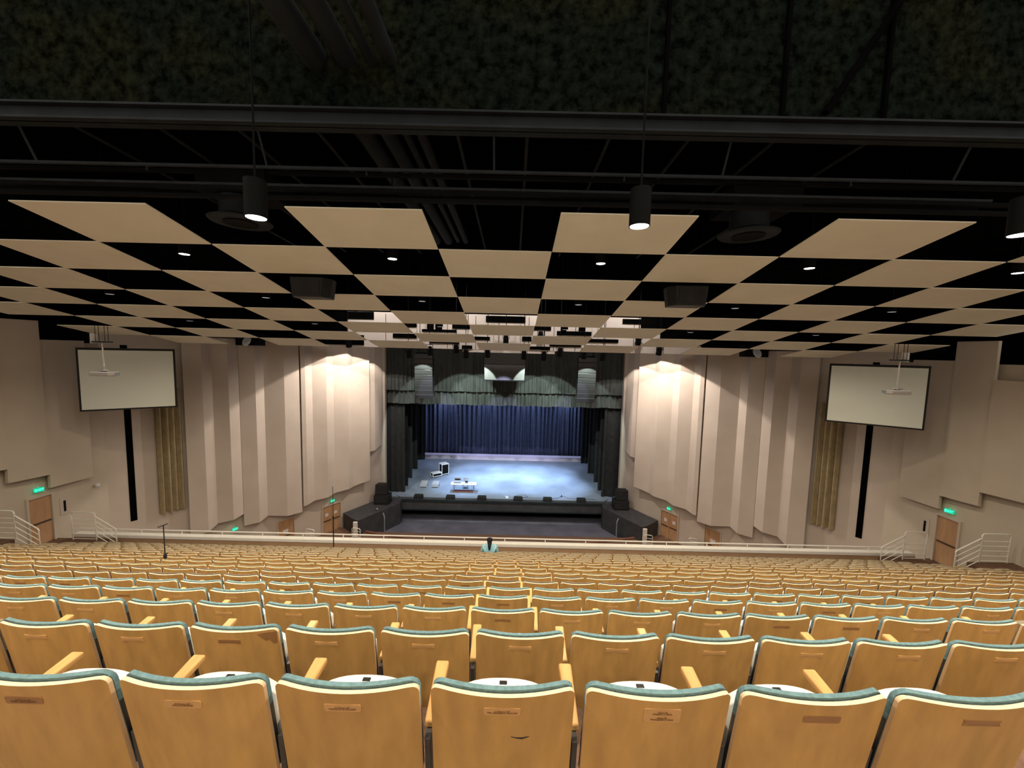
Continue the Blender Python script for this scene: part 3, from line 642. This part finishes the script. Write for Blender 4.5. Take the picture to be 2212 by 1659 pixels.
# landings and guard rails at the upper exits
for sx, side in ((-1, 'left'), (1, 'right')):
    def B2(x0, x1, y0, y1, z0, z1): return MB().box(min(sx*x0, sx*x1), y0, z0, max(sx*x0, sx*x1), y1, z1)
    struct(B2(17.3, 19.6, 14.0, 16.4, 4.2, 5.2).build('floor_landing_'+side, 'carpet'))
    struct(B2(17.9, 19.6, 12.7, 13.7, 5.0, 6.55).build('wall_%s_stair_block' % side, 'carpet'))
    for (y0, y1, za, zb_) in ((12.75, 13.55, 6.72, 6.45),):
        xo, xi = sx*19.6, sx*19.5
        struct(MB().hexa([(xo, y0, za-0.3), (xi, y0, za-0.3), (xi, y1, zb_-0.1), (xo, y1, zb_-0.1), (xo, y0, za+0.02), (xi, y0, za+0.02), (xi, y1, zb_+0.02), (xo, y1, zb_+0.02)]).build('baseboard_'+side, 'white'))
    for (yy, xa, xb, zt, zb, xe, ze, zeb, nm, extra) in (((15.95, 18.38, 17.35, 6.62, 5.36, 16.47, 5.90, 5.05, 'far', 'nearer the stage'), (13.55, 18.75, 17.63, 7.72, 6.62, 16.76, 7.03, 6.2, 'near', 'nearer the camera')) if sx < 0 else ((15.95, 18.86, 17.9, 6.62, 5.36, 16.95, 5.90, 5.05, 'far', 'nearer the stage'), (13.55, 19.2, 18.15, 7.72, 6.62, 17.25, 7.03, 6.2, 'near', 'nearer the camera'))):
        t = thing('stair_guard_rail', (sx*xb, yy, zb), 'white tubular guard rail by the upper %s exit door, %s' % (side, extra), 'guard rail', 'white stair guard rails')
        def P(x, z): return (sx*x-sx*xb, 0, z-zb)
        H = zt-zb
        MB().tube([P(xa, zb), P(xa, zt-0.08), P(xa-0.03, zt-0.02), P(xa-0.1, zt), P(xb+0.1, zt), P(xb+0.03, zt-0.03), P(xb, zt-0.1), P(xb, zb)], 0.022, 8).build('flat_frame', 'white', t, smooth=True)
        for k in range(5 if nm == 'near' else 5): z = zb+0.06+(H-0.06)*k/5.5; MB().tube([P(xa, z), P(xb, z)], 0.014, 6).build('bar', 'white', t)
        MB().tube([P(xb, zt-0.18), P(xe+0.05, ze+0.03), P(xe, ze-0.03), P(xe, zeb)], 0.022, 8).build('sloping_frame', 'white', t, smooth=True)
        drop = (zt-0.18)-ze
        for k in range(1, 5):
            z = zt-0.18-k*0.215; xl = xe
            if z-drop < zeb: xl = xb-(xb-xe)*(z-zeb)/drop
            if z > zeb+0.05: MB().tube([P(xb, z), P(xl, max(z-drop, zeb))], 0.014, 6).build('bar', 'white', t)
# lower hall floor
lf = MB(); b = len(lf.v)
lf.hexa([(-19.4, 16.6, 2.0), (19.4, 16.6, 2.0), (19.4, 24.5, -0.35), (-19.4, 24.5, -0.35), (-19.4, 16.6, 2.3), (19.4, 16.6, 2.3), (19.4, 24.5, -0.2), (-19.4, 24.5, -0.2)])
lf.box(-15.5, 24.5, -0.6, 15.5, 28.4, -0.16)
lf.box(-12.9, 28.4, -0.6, -10.8, 29.0, -0.16); lf.box(10.8, 28.4, -0.6, 12.9, 29.0, -0.16)
struct(lf.build('floor_lower', 'carpet'))
pts = []
for i in range(21):
    t_ = -1+2*i/20; pts.append((t_*10.85, 26.6+1.75*t_*t_))
pit = MB(); out = [(x, y) for x, y in pts]; inn = [(x, y+0.18) for x, y in pts][::-1]
b = MB()
for (x, y) in pts: b.v += [(x, y, -1.0), (x, y, -0.05), (x, y+0.18, -0.05), (x, y+0.18, -1.0)]
for i in range(20):
    a = 4*i
    for k in range(4): b.face((a+k, a+(k+1) % 4, a+4+(k+1) % 4, a+4+k))
b.face((0, 1, 2, 3)); b.face((83, 82, 81, 80))
struct(b.build('wall_orchestra_pit', 'pitwall', smooth=True))
struct(MB().prism([(-11, 28.5)]+[(x, y+0.05) for x, y in pts[1:-1]]+[(11, 28.5), (11.8, 33.6), (-11.8, 33.6)], -1.05, -0.84).build('floor_pit', 'pit'))
for i, (x, y, z, side) in enumerate(((-10.55, 26.9, -0.16, 'left'), (10.95, 26.9, -0.16, 'right'), (-13.4, 25.9, -0.16, 'left wall'), (13.75, 25.9, -0.16, 'right wall'))):
    h = 1.02 if i < 2 else 1.35; w = 0.30
    t = thing('stair_handrail', (x, y, z), ['small white handrail beside the left end of the orchestra pit', 'small white handrail beside the right end of the orchestra pit', 'faint white handrail under the left single door', 'faint white handrail under the right single door'][i], 'handrail', 'small white handrails')
    MB().tube([(-w, 0, 0), (-w, 0, h-0.08), (-w+0.08, 0, h), (w-0.08, 0, h-0.06), (w, 0, h-0.14), (w, 0, 0)], 0.028, 8).build('frame', 'white', t, smooth=True)
    for k in range(1, 5): MB().tube([(-w, 0, h-0.05-k*0.2), (w, 0, h-0.10-k*0.2)], 0.018, 6).build('bar', 'white', t)
# ------------------------------------------------------------------ stage
SZ = 1.03
st = MB(); st.prism([(-13, 33.0), (-9.0, 32.6), (9.0, 32.6), (13, 33.0), (13, 46.6), (-13, 46.6)], SZ-0.3, SZ)
struct(st.build('floor_stage', 'stage'))
ap = MB(); ap.prism([(-8.7, 32.0), (8.85, 32.0), (9.6, 33.2), (9.0, 32.6), (-9.0, 32.6), (-9.6, 33.2)], SZ-0.3, SZ+0.002)
struct(ap.build('floor_apron', 'apron'))
struct(MB().box(-8.7, 31.98, SZ-0.86, 8.85, 32.2, SZ-0.14).build('wall_stage_front', 'apron'))
tag(MB().box(-8.75, 31.93, SZ-0.14, 8.9, 32.1, SZ+0.02).build('stage_edge_nosing', 'duct'), 'long dark nosing along the front edge of the stage', 'nosing')
tag(MB().box(-8.75, 31.9, SZ-0.90, 8.9, 32.02, SZ-0.80).build('lower_edge_rail', 'duct'), 'long dark rail below the stage front over the black recess', 'rail')
struct(MB().box(-10, 33.4, -1.0, 10, 33.5, SZ-0.3).build('wall_pit_back', 'black'))
for sx, side in ((-1, 'left'), (1, 'right')):
    def m(p): return (sx*-p[0], p[1])
    poly = [(-8.7, 32.1), (-8.62, 31.3), (-10.75, 27.75), (-11.1, 27.9), (-12.45, 29.0), (-10.5, 32.2), (-10.25, 32.55), (-9.2, 32.55)]
    p_ = MB().prism([m(q) for q in poly], -0.95, SZ); o = p_.build('stage_wing_platform', 'apron', bevel=0.03)
    tag(o, 'black carpeted platform wing stepping out from the %s of the stage' % side, 'platform', 'stage wing platforms')
    x, y = m((-10.9, 27.55)); o = MB().box(x-0.13, y-0.05, -0.16, x+0.16, y+0.1, 0.98).build('wing_end_post', 'white'); tag(o, 'short white panel at the end of the %s stage wing' % side, 'post', 'white wing end posts')
    x, y = m((-9.45, 29.4)); o = MB().tube([(x*0.985, y, -0.84), (x*0.985, y, 0.6), (x*1.0, y+0.1, 0.9)], 0.04, 8).build('wing_pipe', 'grey'); tag(o, 'pale vertical pipe against the inner face of the %s stage wing' % side, 'pipe', 'wing pipes')
    # stacked speakers
    x, y = m((-10.05, 31.2))
    t = thing('subwoofer', (x, y, SZ), 'black bass loudspeaker at the bottom of the stack beside the %s stage edge' % side, 'loudspeaker', 'bass loudspeakers')
    MB().box(-0.62, -0.45, 0.02, 0.62, 0.45, 0.78).build('cabinet', 'spk', t, bevel=0.03); MB().box(-0.54, -0.47, 0.1, 0.54, -0.45, 0.7).build('grille', 'leg', t)
    t = thing('stage_loudspeaker', (x+0.05*sx, y, SZ+0.78), 'black loudspeaker on top of the stack beside the %s stage edge' % side, 'loudspeaker', 'stacked loudspeakers')
    b = MB(); b.hexa([(-0.5, -0.35, 0), (0.5, -0.35, 0), (0.42, 0.35, 0), (-0.42, 0.35, 0), (-0.5, -0.25, 0.85), (0.5, -0.25, 0.85), (0.42, 0.35, 0.85), (-0.42, 0.35, 0.85)]); b.build('cabinet', 'spk', t, bevel=0.03)
    b = MB(); b.hexa([(-0.44, -0.37, 0.07), (0.44, -0.37, 0.07), (0.44, -0.34, 0.07), (-0.44, -0.34, 0.07), (-0.44, -0.285, 0.79), (0.44, -0.285, 0.79), (0.44, -0.25, 0.79), (-0.44, -0.25, 0.79)]); b.build('grille', 'leg', t)
# footlight boxes
for i, x in enumerate((-7.3, -4.5, -1.75, 1.42, 4.0, 6.95)):
    t = thing('floor_monitor', (x, 32.45, SZ), 'low black monitor box on the stage front edge, %s from the left' % ordinal(i+1), 'monitor', 'black boxes along the stage edge')
    b = MB(); b.hexa([(-0.40, -0.28, 0), (0.40, -0.28, 0), (0.36, 0.28, 0), (-0.36, 0.28, 0), (-0.40, -0.26, 0.28), (0.40, -0.26, 0.28), (0.36, 0.1, 0.33), (-0.36, 0.1, 0.33)]); b.build('cabinet', 'spk', t, bevel=0.02)
    MB().box(-0.3, -0.285, 0.05, 0.3, -0.275, 0.22).build('connector_panel', 'leg', t)
def pleat(name, x0, x1, y, z0, z1, amp, wl, m, seed=1, hem=0.0, dy=0.0):
    r = random.Random(seed); xs = []; x = x0
    pts = []; ph = 0
    while x < x1:
        w = wl*r.uniform(0.6, 1.5); a = amp*r.uniform(0.55, 1.2)
        for k in range(6): pts.append((min(x+w*k/6, x1), y - a*math.sin(math.pi*k/6)**1.0*(1 if ph % 2 == 0 else -0.6) + r.uniform(-.003, .003)))
        x += w; ph += 1
    pts.append((x1, y)); b = MB(); th = 0.02
    for off in (0, th):
        for (px, py) in pts: b.v += [(px, py+off, z0+hem*math.sin(px*3)), (px, py+off+dy, z1)]
    N = len(pts)*2
    for i in range(len(pts)-1):
        a = 2*i; b.face((a, a+2, a+3, a+1)); b.face((N+a, N+a+1, N+a+3, N+a+2)); b.face((a, N+a, N+a+2, a+2))
    return b.build(name, m, smooth=False)
o = pleat('backdrop_curtain', -11.4, 10.9, 46.1, 1.1, 10.0, 0.24, 0.24, 'bluecurtain', 3); tag(o, 'wide pleated dark blue curtain across the back of the stage', 'curtain')
o = pleat('border_curtain', -10.6, 10.8, 32.95, 10.45, 14.6, 0.10, 0.15, 'border', 5, 0.02); tag(o, 'tall grey pleated border curtain across the top of the stage opening', 'curtain')
o = pleat('border_curtain', -10.6, 10.8, 33.3, 9.25, 11.0, 0.13, 0.22, 'border', 8, 0.03); tag(o, 'short lower grey pleated border curtain hanging behind the taller one', 'curtain')
LEGS = [(33.75, 8.9, 9.02), (35.3, 9.05, 9.04), (37.6, 9.26, 9.14), (40.5, 9.46, 9.1), (44.2, 9.5, 9.0)]
for i, (y, a, c) in enumerate(LEGS):
    nm = ['nearest the audience', 'second from the audience', 'middle one of five', 'fourth from the audience', 'farthest upstage'][i]
    o = pleat('leg_curtain', -13.2, -a, y, SZ, 10.6, 0.10, 0.3, 'leg', 20+i); tag(o, 'black side curtain at the left of the stage, '+nm, 'curtain', 'black side curtains')
    o = pleat('leg_curtain', c, 13.2, y, SZ, 10.6, 0.10, 0.3, 'leg', 40+i); tag(o, 'black side curtain at the right of the stage, '+nm, 'curtain', 'black side curtains')
struct(MB().box(-14, 46.6, 0, 14, 46.8, 14.4).build('wall_stage_back', 'black'))
struct(MB().box(-14.2, 33, 0, -14, 46.8, 14.4).build('wall_stage_left', 'black')); struct(MB().box(14, 33, 0, 14.2, 46.8, 14.4).build('wall_stage_right', 'black'))
struct(MB().box(-14.2, 33.35, 14.4, 14.2, 46.8, 14.6).build('ceiling_stage', 'black'))
# white riser
t = thing('choir_riser', (0, 45.0, SZ), 'long low pale riser lying across the stage before the blue curtain', 'riser')
MB().box(-9.9, -0.4, 0.0, 9.7, 0.45, 0.50).build('main_deck', 'riser', t, bevel=0.02)
MB().box(-10.45, -0.45, 0.0, -9.9, 0.4, 0.28).build('end_step', 'riser', t, bevel=0.02)
# hung loudspeaker arrays
for sx, side, cx in ((-1, 'left', -6.28), (1, 'right', 6.5)):
    t = thing('line_array', (cx, 30.0, 10.1), 'tall curved black loudspeaker array hanging at the %s of the stage opening' % side, 'loudspeaker', 'hanging loudspeaker arrays')
    z = 3.6; n = 9
    for k in range(n):
        a = math.radians(-2+k*3.2); h = 0.39; zc = z-0.2; y = -0.02*k*k*0.4
        b = MB(); b.box(-0.70, -0.38, -h/2+0.012, 0.70, 0.3, h/2-0.012)
        b.v = [tuple(Matrix.Translation((0, y*-1*0.5, zc)) @ Matrix.Rotation(a, 4, 'X') @ Vector(v)) for v in b.v]
        b.build('array_cabinet', 'silverblack', t, bevel=0.01) if 'silverblack' in M else b.build('array_cabinet', 'spk2' if 'spk2' in M else 'spk', t, bevel=0.01)
        z -= h*math.cos(a)
    MB().box(-0.6, -0.3, 3.6, 0.6, 0.3, 3.7).build('rigging_frame', 'steel', t)
    for dx in (-0.5, 0.5): MB().tube([(dx, 0, 3.7), (dx, 0, 9.9)], 0.02, 6).build('suspension_cable', 'steel', t)
t = thing('centre_cluster', (0.06, 30.0, 11.65), 'wide grey centre loudspeaker cluster hanging over the middle of the stage', 'loudspeaker')
b = MB(); b.hexa([(-1.55, -0.5, 0.15), (1.55, -0.5, 0.15), (1.5, 0.4, 0), (-1.5, 0.4, 0), (-1.6, -0.35, 1.35), (1.6, -0.35, 1.35), (1.6, 0.5, 1.35), (-1.6, 0.5, 1.35)]); b.build('lower_cabinet', 'cluster', t, bevel=0.02)
b = MB(); b.hexa([(-1.6, -0.42, 1.37), (1.6, -0.42, 1.37), (1.6, 0.5, 1.37), (-1.6, 0.5, 1.37), (-1.6, -0.40, 2.3), (1.6, -0.40, 2.3), (1.6, 0.5, 2.3), (-1.6, 0.5, 2.3)]); b.build('upper_cabinet', 'spk2', t, bevel=0.02)
MB().box(-1.1, -0.3, 2.3, 1.1, 0.4, 2.75).build('rigging_box', 'housing', t)
for dx in (-0.9, 0.9): MB().tube([(dx, 0, 2.75), (dx, 0, 8.3)], 0.02, 6).build('suspension_cable', 'steel', t)
# ------------------------------------------------------------------ things on the stage
t = thing('folding_table', (-3.6, 34.3, SZ), 'white folding table standing on the left half of the stage', 'table')
MB().box(-1.18, -0.37, 0.70, 1.18, 0.37, 0.745).build('tabletop', 'pale', t, bevel=0.015)
for sx in (-0.92, 0.92):
    MB().tube([(sx, -0.30, 0.70), (sx, -0.30, 0.02), (sx, 0.30, 0.02), (sx, 0.30, 0.70)], 0.022, 8).build('leg', 'grey', t)
    MB().tube([(sx, -0.28, 0.42), (sx*0.62, -0.1, 0.69)], 0.014, 6).build('brace', 'grey', t)
tag(MB().box(-4.6, 33.95, SZ, -2.65, 34.6, SZ+0.012).build('floor_rug', 'rug'), 'small reddish brown mat on the stage under the folding table', 'mat')
t = thing('stage_chair', (-3.55, 35.15, SZ), 'dark chair standing behind the white folding table', 'chair')
MB().box(-0.22, -0.22, 0.44, 0.22, 0.22, 0.47).build('seat', 'grey', t, bevel=0.01)
MB().hexa([(-0.21, 0.21, 0.6), (0.21, 0.21, 0.6), (0.21, 0.24, 0.6), (-0.21, 0.24, 0.6), (-0.21, 0.27, 0.88), (0.21, 0.27, 0.88), (0.21, 0.30, 0.88), (-0.21, 0.30, 0.88)]).build('backrest', 'grey', t)
for sx in (-1, 1):
    for sy in (-1, 1): MB().tube([(sx*0.19, sy*0.19, 0.45), (sx*0.25, sy*0.24, 0.0)], 0.015, 6).build('leg', 'grey', t)
    MB().tube([(sx*0.2, 0.2, 0.45), (sx*0.2, 0.27, 0.85)], 0.013, 6).build('back_post', 'grey', t)
t = thing('mixing_desk', (-4.2, 34.4, SZ+0.745), 'grey box with a raised sloping lid at the left end of the folding table', 'equipment')
MB().box(-0.33, -0.2, 0, 0.33, 0.2, 0.14).build('base', 'grey', t, bevel=0.01)
b = MB(); b.hexa([(-0.33, 0.14, 0.14), (0.33, 0.14, 0.14), (0.33, 0.18, 0.14), (-0.33, 0.18, 0.14), (-0.35, 0.24, 0.44), (0.35, 0.24, 0.44), (0.35, 0.28, 0.44), (-0.35, 0.28, 0.44)]); b.build('lid', 'grey', t)
MB().box(-0.25, 0.12, 0.24, 0.25, 0.16, 0.34).build('display', 'housing', t)
t = thing('control_unit', (-3.35, 34.35, SZ+0.745), 'small dark upright unit in the middle of the folding table', 'equipment')
MB().box(-0.15, -0.1, 0, 0.15, 0.1, 0.30).build('body', 'grey', t, bevel=0.03); MB().box(-0.11, -0.115, 0.12, 0.11, -0.10, 0.26).build('display', 'slot', t)
MB().tube([(-0.1, 0, 0.29), (-0.06, 0, 0.37), (0.06, 0, 0.37), (0.1, 0, 0.29)], 0.012, 6).build('handle', 'grey', t)
t = thing('paper_cup_tray', (-2.9, 34.25, SZ+0.745), 'tiny pale object at the right end of the folding table', 'small object')
MB().box(-0.09, -0.06, 0, 0.09, 0.06, 0.03).build('tray', 'grey', t); MB().lathe([(0.03, 0.03), (0.035, 0.09)], 10).build('cup', 'paper', t)
# road cases
def case(name, loc, w, dd, h, label, rz):
    t = thing(name, loc, label, 'road case', None, rz)
    MB().box(-w/2+0.02, -dd/2+0.02, 0.10, w/2-0.02, dd/2-0.02, 0.10+h-0.04).build('body', 'housing', t)
    e = MB(); r = 0.03
    for a in (-w/2, w/2):
        for c in (-dd/2, dd/2): e.box(a-r, c-r, 0.10, a+r, c+r, 0.10+h)
        e.box(a-r, -dd/2, 0.09, a+r, dd/2, 0.15)
    for c in (-dd/2, dd/2): e.box(-w/2, c-r, 0.09, w/2, c+r, 0.15)
    e.build('edge_trim', 'pale', t)
    MB().box(-w/2-0.03, -dd/2-0.03, 0.10+h-0.04, w/2+0.03, dd/2+0.03, 0.10+h+0.05).build('lid', 'pale', t, bevel=0.02)
    for a in (-1, 1):
        for c in (-1, 1): MB().tube([(a*w*0.4-0.02, c*dd*0.4, 0.05), (a*w*0.4+0.02, c*dd*0.4, 0.05)], 0.05, 10).build('caster', 'slot', t)
case('tall_road_case', (-6.3, 39.0, SZ), 0.75, 0.7, 1.05, 'tall black road case with pale edges and white lid at stage left', math.radians(35))
case('low_road_case', (-6.95, 38.2, SZ), 0.95, 0.6, 0.32, 'low open road case in front of the tall one on the stage', math.radians(35))
for i, x in enumerate((-7.5, -6.4)):
    t = thing('stage_wedge', (x, 35.2, SZ), 'pale grey wedge monitor on the stage floor, %s of the two' % ['left', 'right'][i], 'monitor', 'pale wedge monitors')
    b = MB(); b.hexa([(-0.36, -0.25, 0), (0.32, -0.25, 0), (0.36, 0.30, 0), (-0.30, 0.30, 0), (-0.34, -0.12, 0.30), (0.32, -0.12, 0.30), (0.33, 0.28, 0.52), (-0.28, 0.28, 0.52)]); b.build('cabinet', 'grey', t, bevel=0.02)
    MB().box(-0.30, -0.262, 0.015, 0.28, -0.245, 0.07).build('base_skirt', 'slot', t)
# cables on the stage and a microphone lying there
pts = [(1.0, 32.9), (1.3, 33.5), (2.1, 33.7), (2.3, 33.2), (1.5, 33.0), (2.6, 32.95), (4.0, 32.9), (5.0, 33.1), (5.6, 33.6), (5.9, 33.1), (7.0, 32.9), (8.3, 33.0)]
o = MB().tube([(x, y, SZ+0.012) for x, y in pts], 0.016, 6).build('stage_cable', 'slot'); tag(o, 'thin dark cable looping over the right front of the stage', 'cable')
t = thing('microphone', (5.35, 33.45, SZ), 'small dark microphone on the stage floor right of centre', 'microphone'); MB().tube([(0, 0, 0.02), (0.03, 0, 0.16)], [0.03, 0.045], 8).build('body', 'slot', t); MB().lathe([(0.09, 0), (0.09, 0.02)], 12).build('base', 'slot', t)
t = thing('white_stage_box', (0.45, 32.85, SZ), 'small white connector box near the front of the stage', 'stage box'); MB().box(-0.12, -0.1, 0, 0.12, 0.1, 0.1).build('body', 'pale', t, bevel=0.01); MB().box(-0.18, 0.0, 0.1, 0.02, 0.03, 0.2).build('plug', 'pale', t)
t = thing('clip_lamp', (-9.95, 29.6, SZ), 'small shiny lamp clipped on the left stage wing platform', 'lamp'); MB().lathe([(0.05, 0), (0.09, 0.05), (0.11, 0.16), (0.05, 0.20)], 14).build('reflector', 'silver', t, smooth=True); MB().tube([(0.1, 0, 0), (0.14, 0, 0.1)], 0.02, 6).build('clip', 'silver', t)
# ------------------------------------------------------------------ microphone stands in the seating
def mic_stand(loc, h, label, boom):
    t = thing('microphone_stand', loc, label, 'microphone stand', 'black microphone stands')
    MB().tube([(0, 0, 0.1), (0, 0, h*0.58)], 0.022, 8).build('lower_tube', 'slot', t); MB().tube([(0, 0, h*0.55), (0, 0, h)], 0.011, 8).build('upper_tube', 'slot', t)
    MB().lathe([(0.03, -0.05), (0.034, 0), (0.03, 0.05)], 10, (0, 0, h*0.57)).build('clutch', 'slot', t)
    for k in range(3): a = 2*math.pi*k/3+0.4; MB().tube([(0, 0, 0.14), (0.24*math.cos(a), 0.24*math.sin(a), 0.01)], 0.011, 6).build('leg', 'slot', t)
    if boom: MB().tube([(-0.13, 0, h-0.06), (0.10, 0, h+0.03)], 0.012, 6).build('microphone', 'slot', t); MB().tube([(0.0, 0, h*0.58), (0.07, 0, h*0.62)], 0.012, 6).build('clamp_arm', 'slot', t)
mic_stand((-7.22, ROW_Y[9]+0.56, ROW_FLOOR[9+0]-0.0 if False else ROW_FLOOR[10]), 9.87-ROW_FLOOR[10], 'black microphone stand rising from the seats near the left of the hall', True)
mic_stand((-6.55, ROW_Y[17]+0.72, ROW_FLOOR[17]), 8.35-ROW_FLOOR[17], 'thin tall black microphone stand behind the farthest seats, left of centre', False)
# ------------------------------------------------------------------ the person
def skin_mesh(name, verts, edges, radii, m, parent, sub=2):
    me = bpy.data.meshes.new(name); me.from_pydata(verts, edges, []); o = bpy.data.objects.new(name, me); COL.objects.link(o)
    bm = bmesh.new(); bm.from_mesh(me); sl = bm.verts.layers.skin.verify(); bm.verts.ensure_lookup_table()
    for i, v in enumerate(bm.verts):
        rr = radii[i]; v[sl].radius = rr if isinstance(rr, tuple) else (rr, rr); v[sl].use_root = (i == 0)
    bm.to_mesh(me); bm.free()
    o.modifiers.new('s', 'SKIN'); s2 = o.modifiers.new('u', 'SUBSURF'); s2.levels = sub; s2.render_levels = sub
    bpy.context.view_layer.update()
    me2 = bpy.data.meshes.new_from_object(o.evaluated_get(bpy.context.evaluated_depsgraph_get())); bpy.data.objects.remove(o)
    me2.materials.clear(); me2.materials.append(M[m])
    for p in me2.polygons: p.use_smooth = True
    return link(name, me2, parent)
pz = ROW_FLOOR[16]; py = ROW_Y[16]+0.20
pr = thing('seated_person', (-0.02, py, pz), 'person with a black ponytail and light blue hoodie sitting far off in the seats', 'person')
V = [(0, 0.0, 0.52), (0, -0.02, 0.72), (0, -0.03, 0.92), (0, 0.0, 1.04), (0, 0.03, 1.11), (0, 0.05, 1.20), (0, 0.05, 1.28)]
E_ = [(0, 1), (1, 2), (2, 3), (3, 4), (4, 5), (5, 6)]; R_ = [(0.17, 0.12), (0.15, 0.11), (0.17, 0.11), (0.10, 0.08), 0.05, (0.078, 0.092), (0.06, 0.07)]
for sx in (-1, 1):
    b = len(V); V += [(sx*0.10, 0.22, 0.52), (sx*0.11, 0.44, 0.52), (sx*0.11, 0.46, 0.10), (sx*0.11, 0.58, 0.04)]
    E_ += [(0, b), (b, b+1), (b+1, b+2), (b+2, b+3)]; R_ += [0.085, 0.062, 0.045, 0.035]
    b = len(V); V += [(sx*0.19, -0.01, 0.98), (sx*0.25, 0.06, 0.74), (sx*0.17, 0.28, 0.66), (sx*0.14, 0.34, 0.66)]
    E_ += [(2, b), (b, b+1), (b+1, b+2), (b+2, b+3)]; R_ += [0.06, 0.048, 0.036, 0.035]
skin_mesh('body', V, E_, R_, 'skin', pr)
V = [(0, 0.0, 0.50), (0, -0.02, 0.74), (0, -0.03, 0.93), (0, 0.0, 1.05)]; E_ = [(0, 1), (1, 2), (2, 3)]; R_ = [(0.21, 0.15), (0.21, 0.15), (0.22, 0.145), (0.13, 0.11)]
for sx in (-1, 1):
    b = len(V); V += [(sx*0.22, -0.01, 0.965), (sx*0.29, 0.05, 0.73), (sx*0.19, 0.26, 0.67)]; E_ += [(2, b), (b, b+1), (b+1, b+2)]; R_ += [0.085, 0.07, 0.052]
skin_mesh('hoodie', V, E_, R_, 'hoodie', pr)
V = [(0, 0.02, 0.53)]; E_ = []; R_ = [(0.17, 0.11)]
for sx in (-1, 1):
    b = len(V); V += [(sx*0.10, 0.24, 0.52), (sx*0.11, 0.46, 0.51), (sx*0.11, 0.47, 0.12)]; E_ += [(0, b), (b, b+1), (b+1, b+2)]; R_ += [0.10, 0.075, 0.06]
skin_mesh('trousers', V, E_, R_, 'jeans', pr, 1)
skin_mesh('hair', [(0, 0.02, 1.30), (0, 0.005, 1.22), (0, -0.07, 1.15), (0, -0.15, 1.03), (0, -0.17, 0.88)], [(0, 1), (1, 2), (2, 3), (3, 4)], [(0.115, 0.115), (0.125, 0.13), (0.09, 0.065), (0.06, 0.04), (0.025, 0.02)], 'hair', pr)
for sx in (-1, 1): MB().lathe([(0.012, -0.02), (0.02, 0), (0.012, 0.025)], 8, (sx*0.088, 0.06, 1.19)).build('ear', 'skin', pr)
b = MB(); b.tube([(0, 0.135, 1.215), (0, 0.158, 1.175)], [0.008, 0.016], 6); b.build('nose', 'skin', pr)
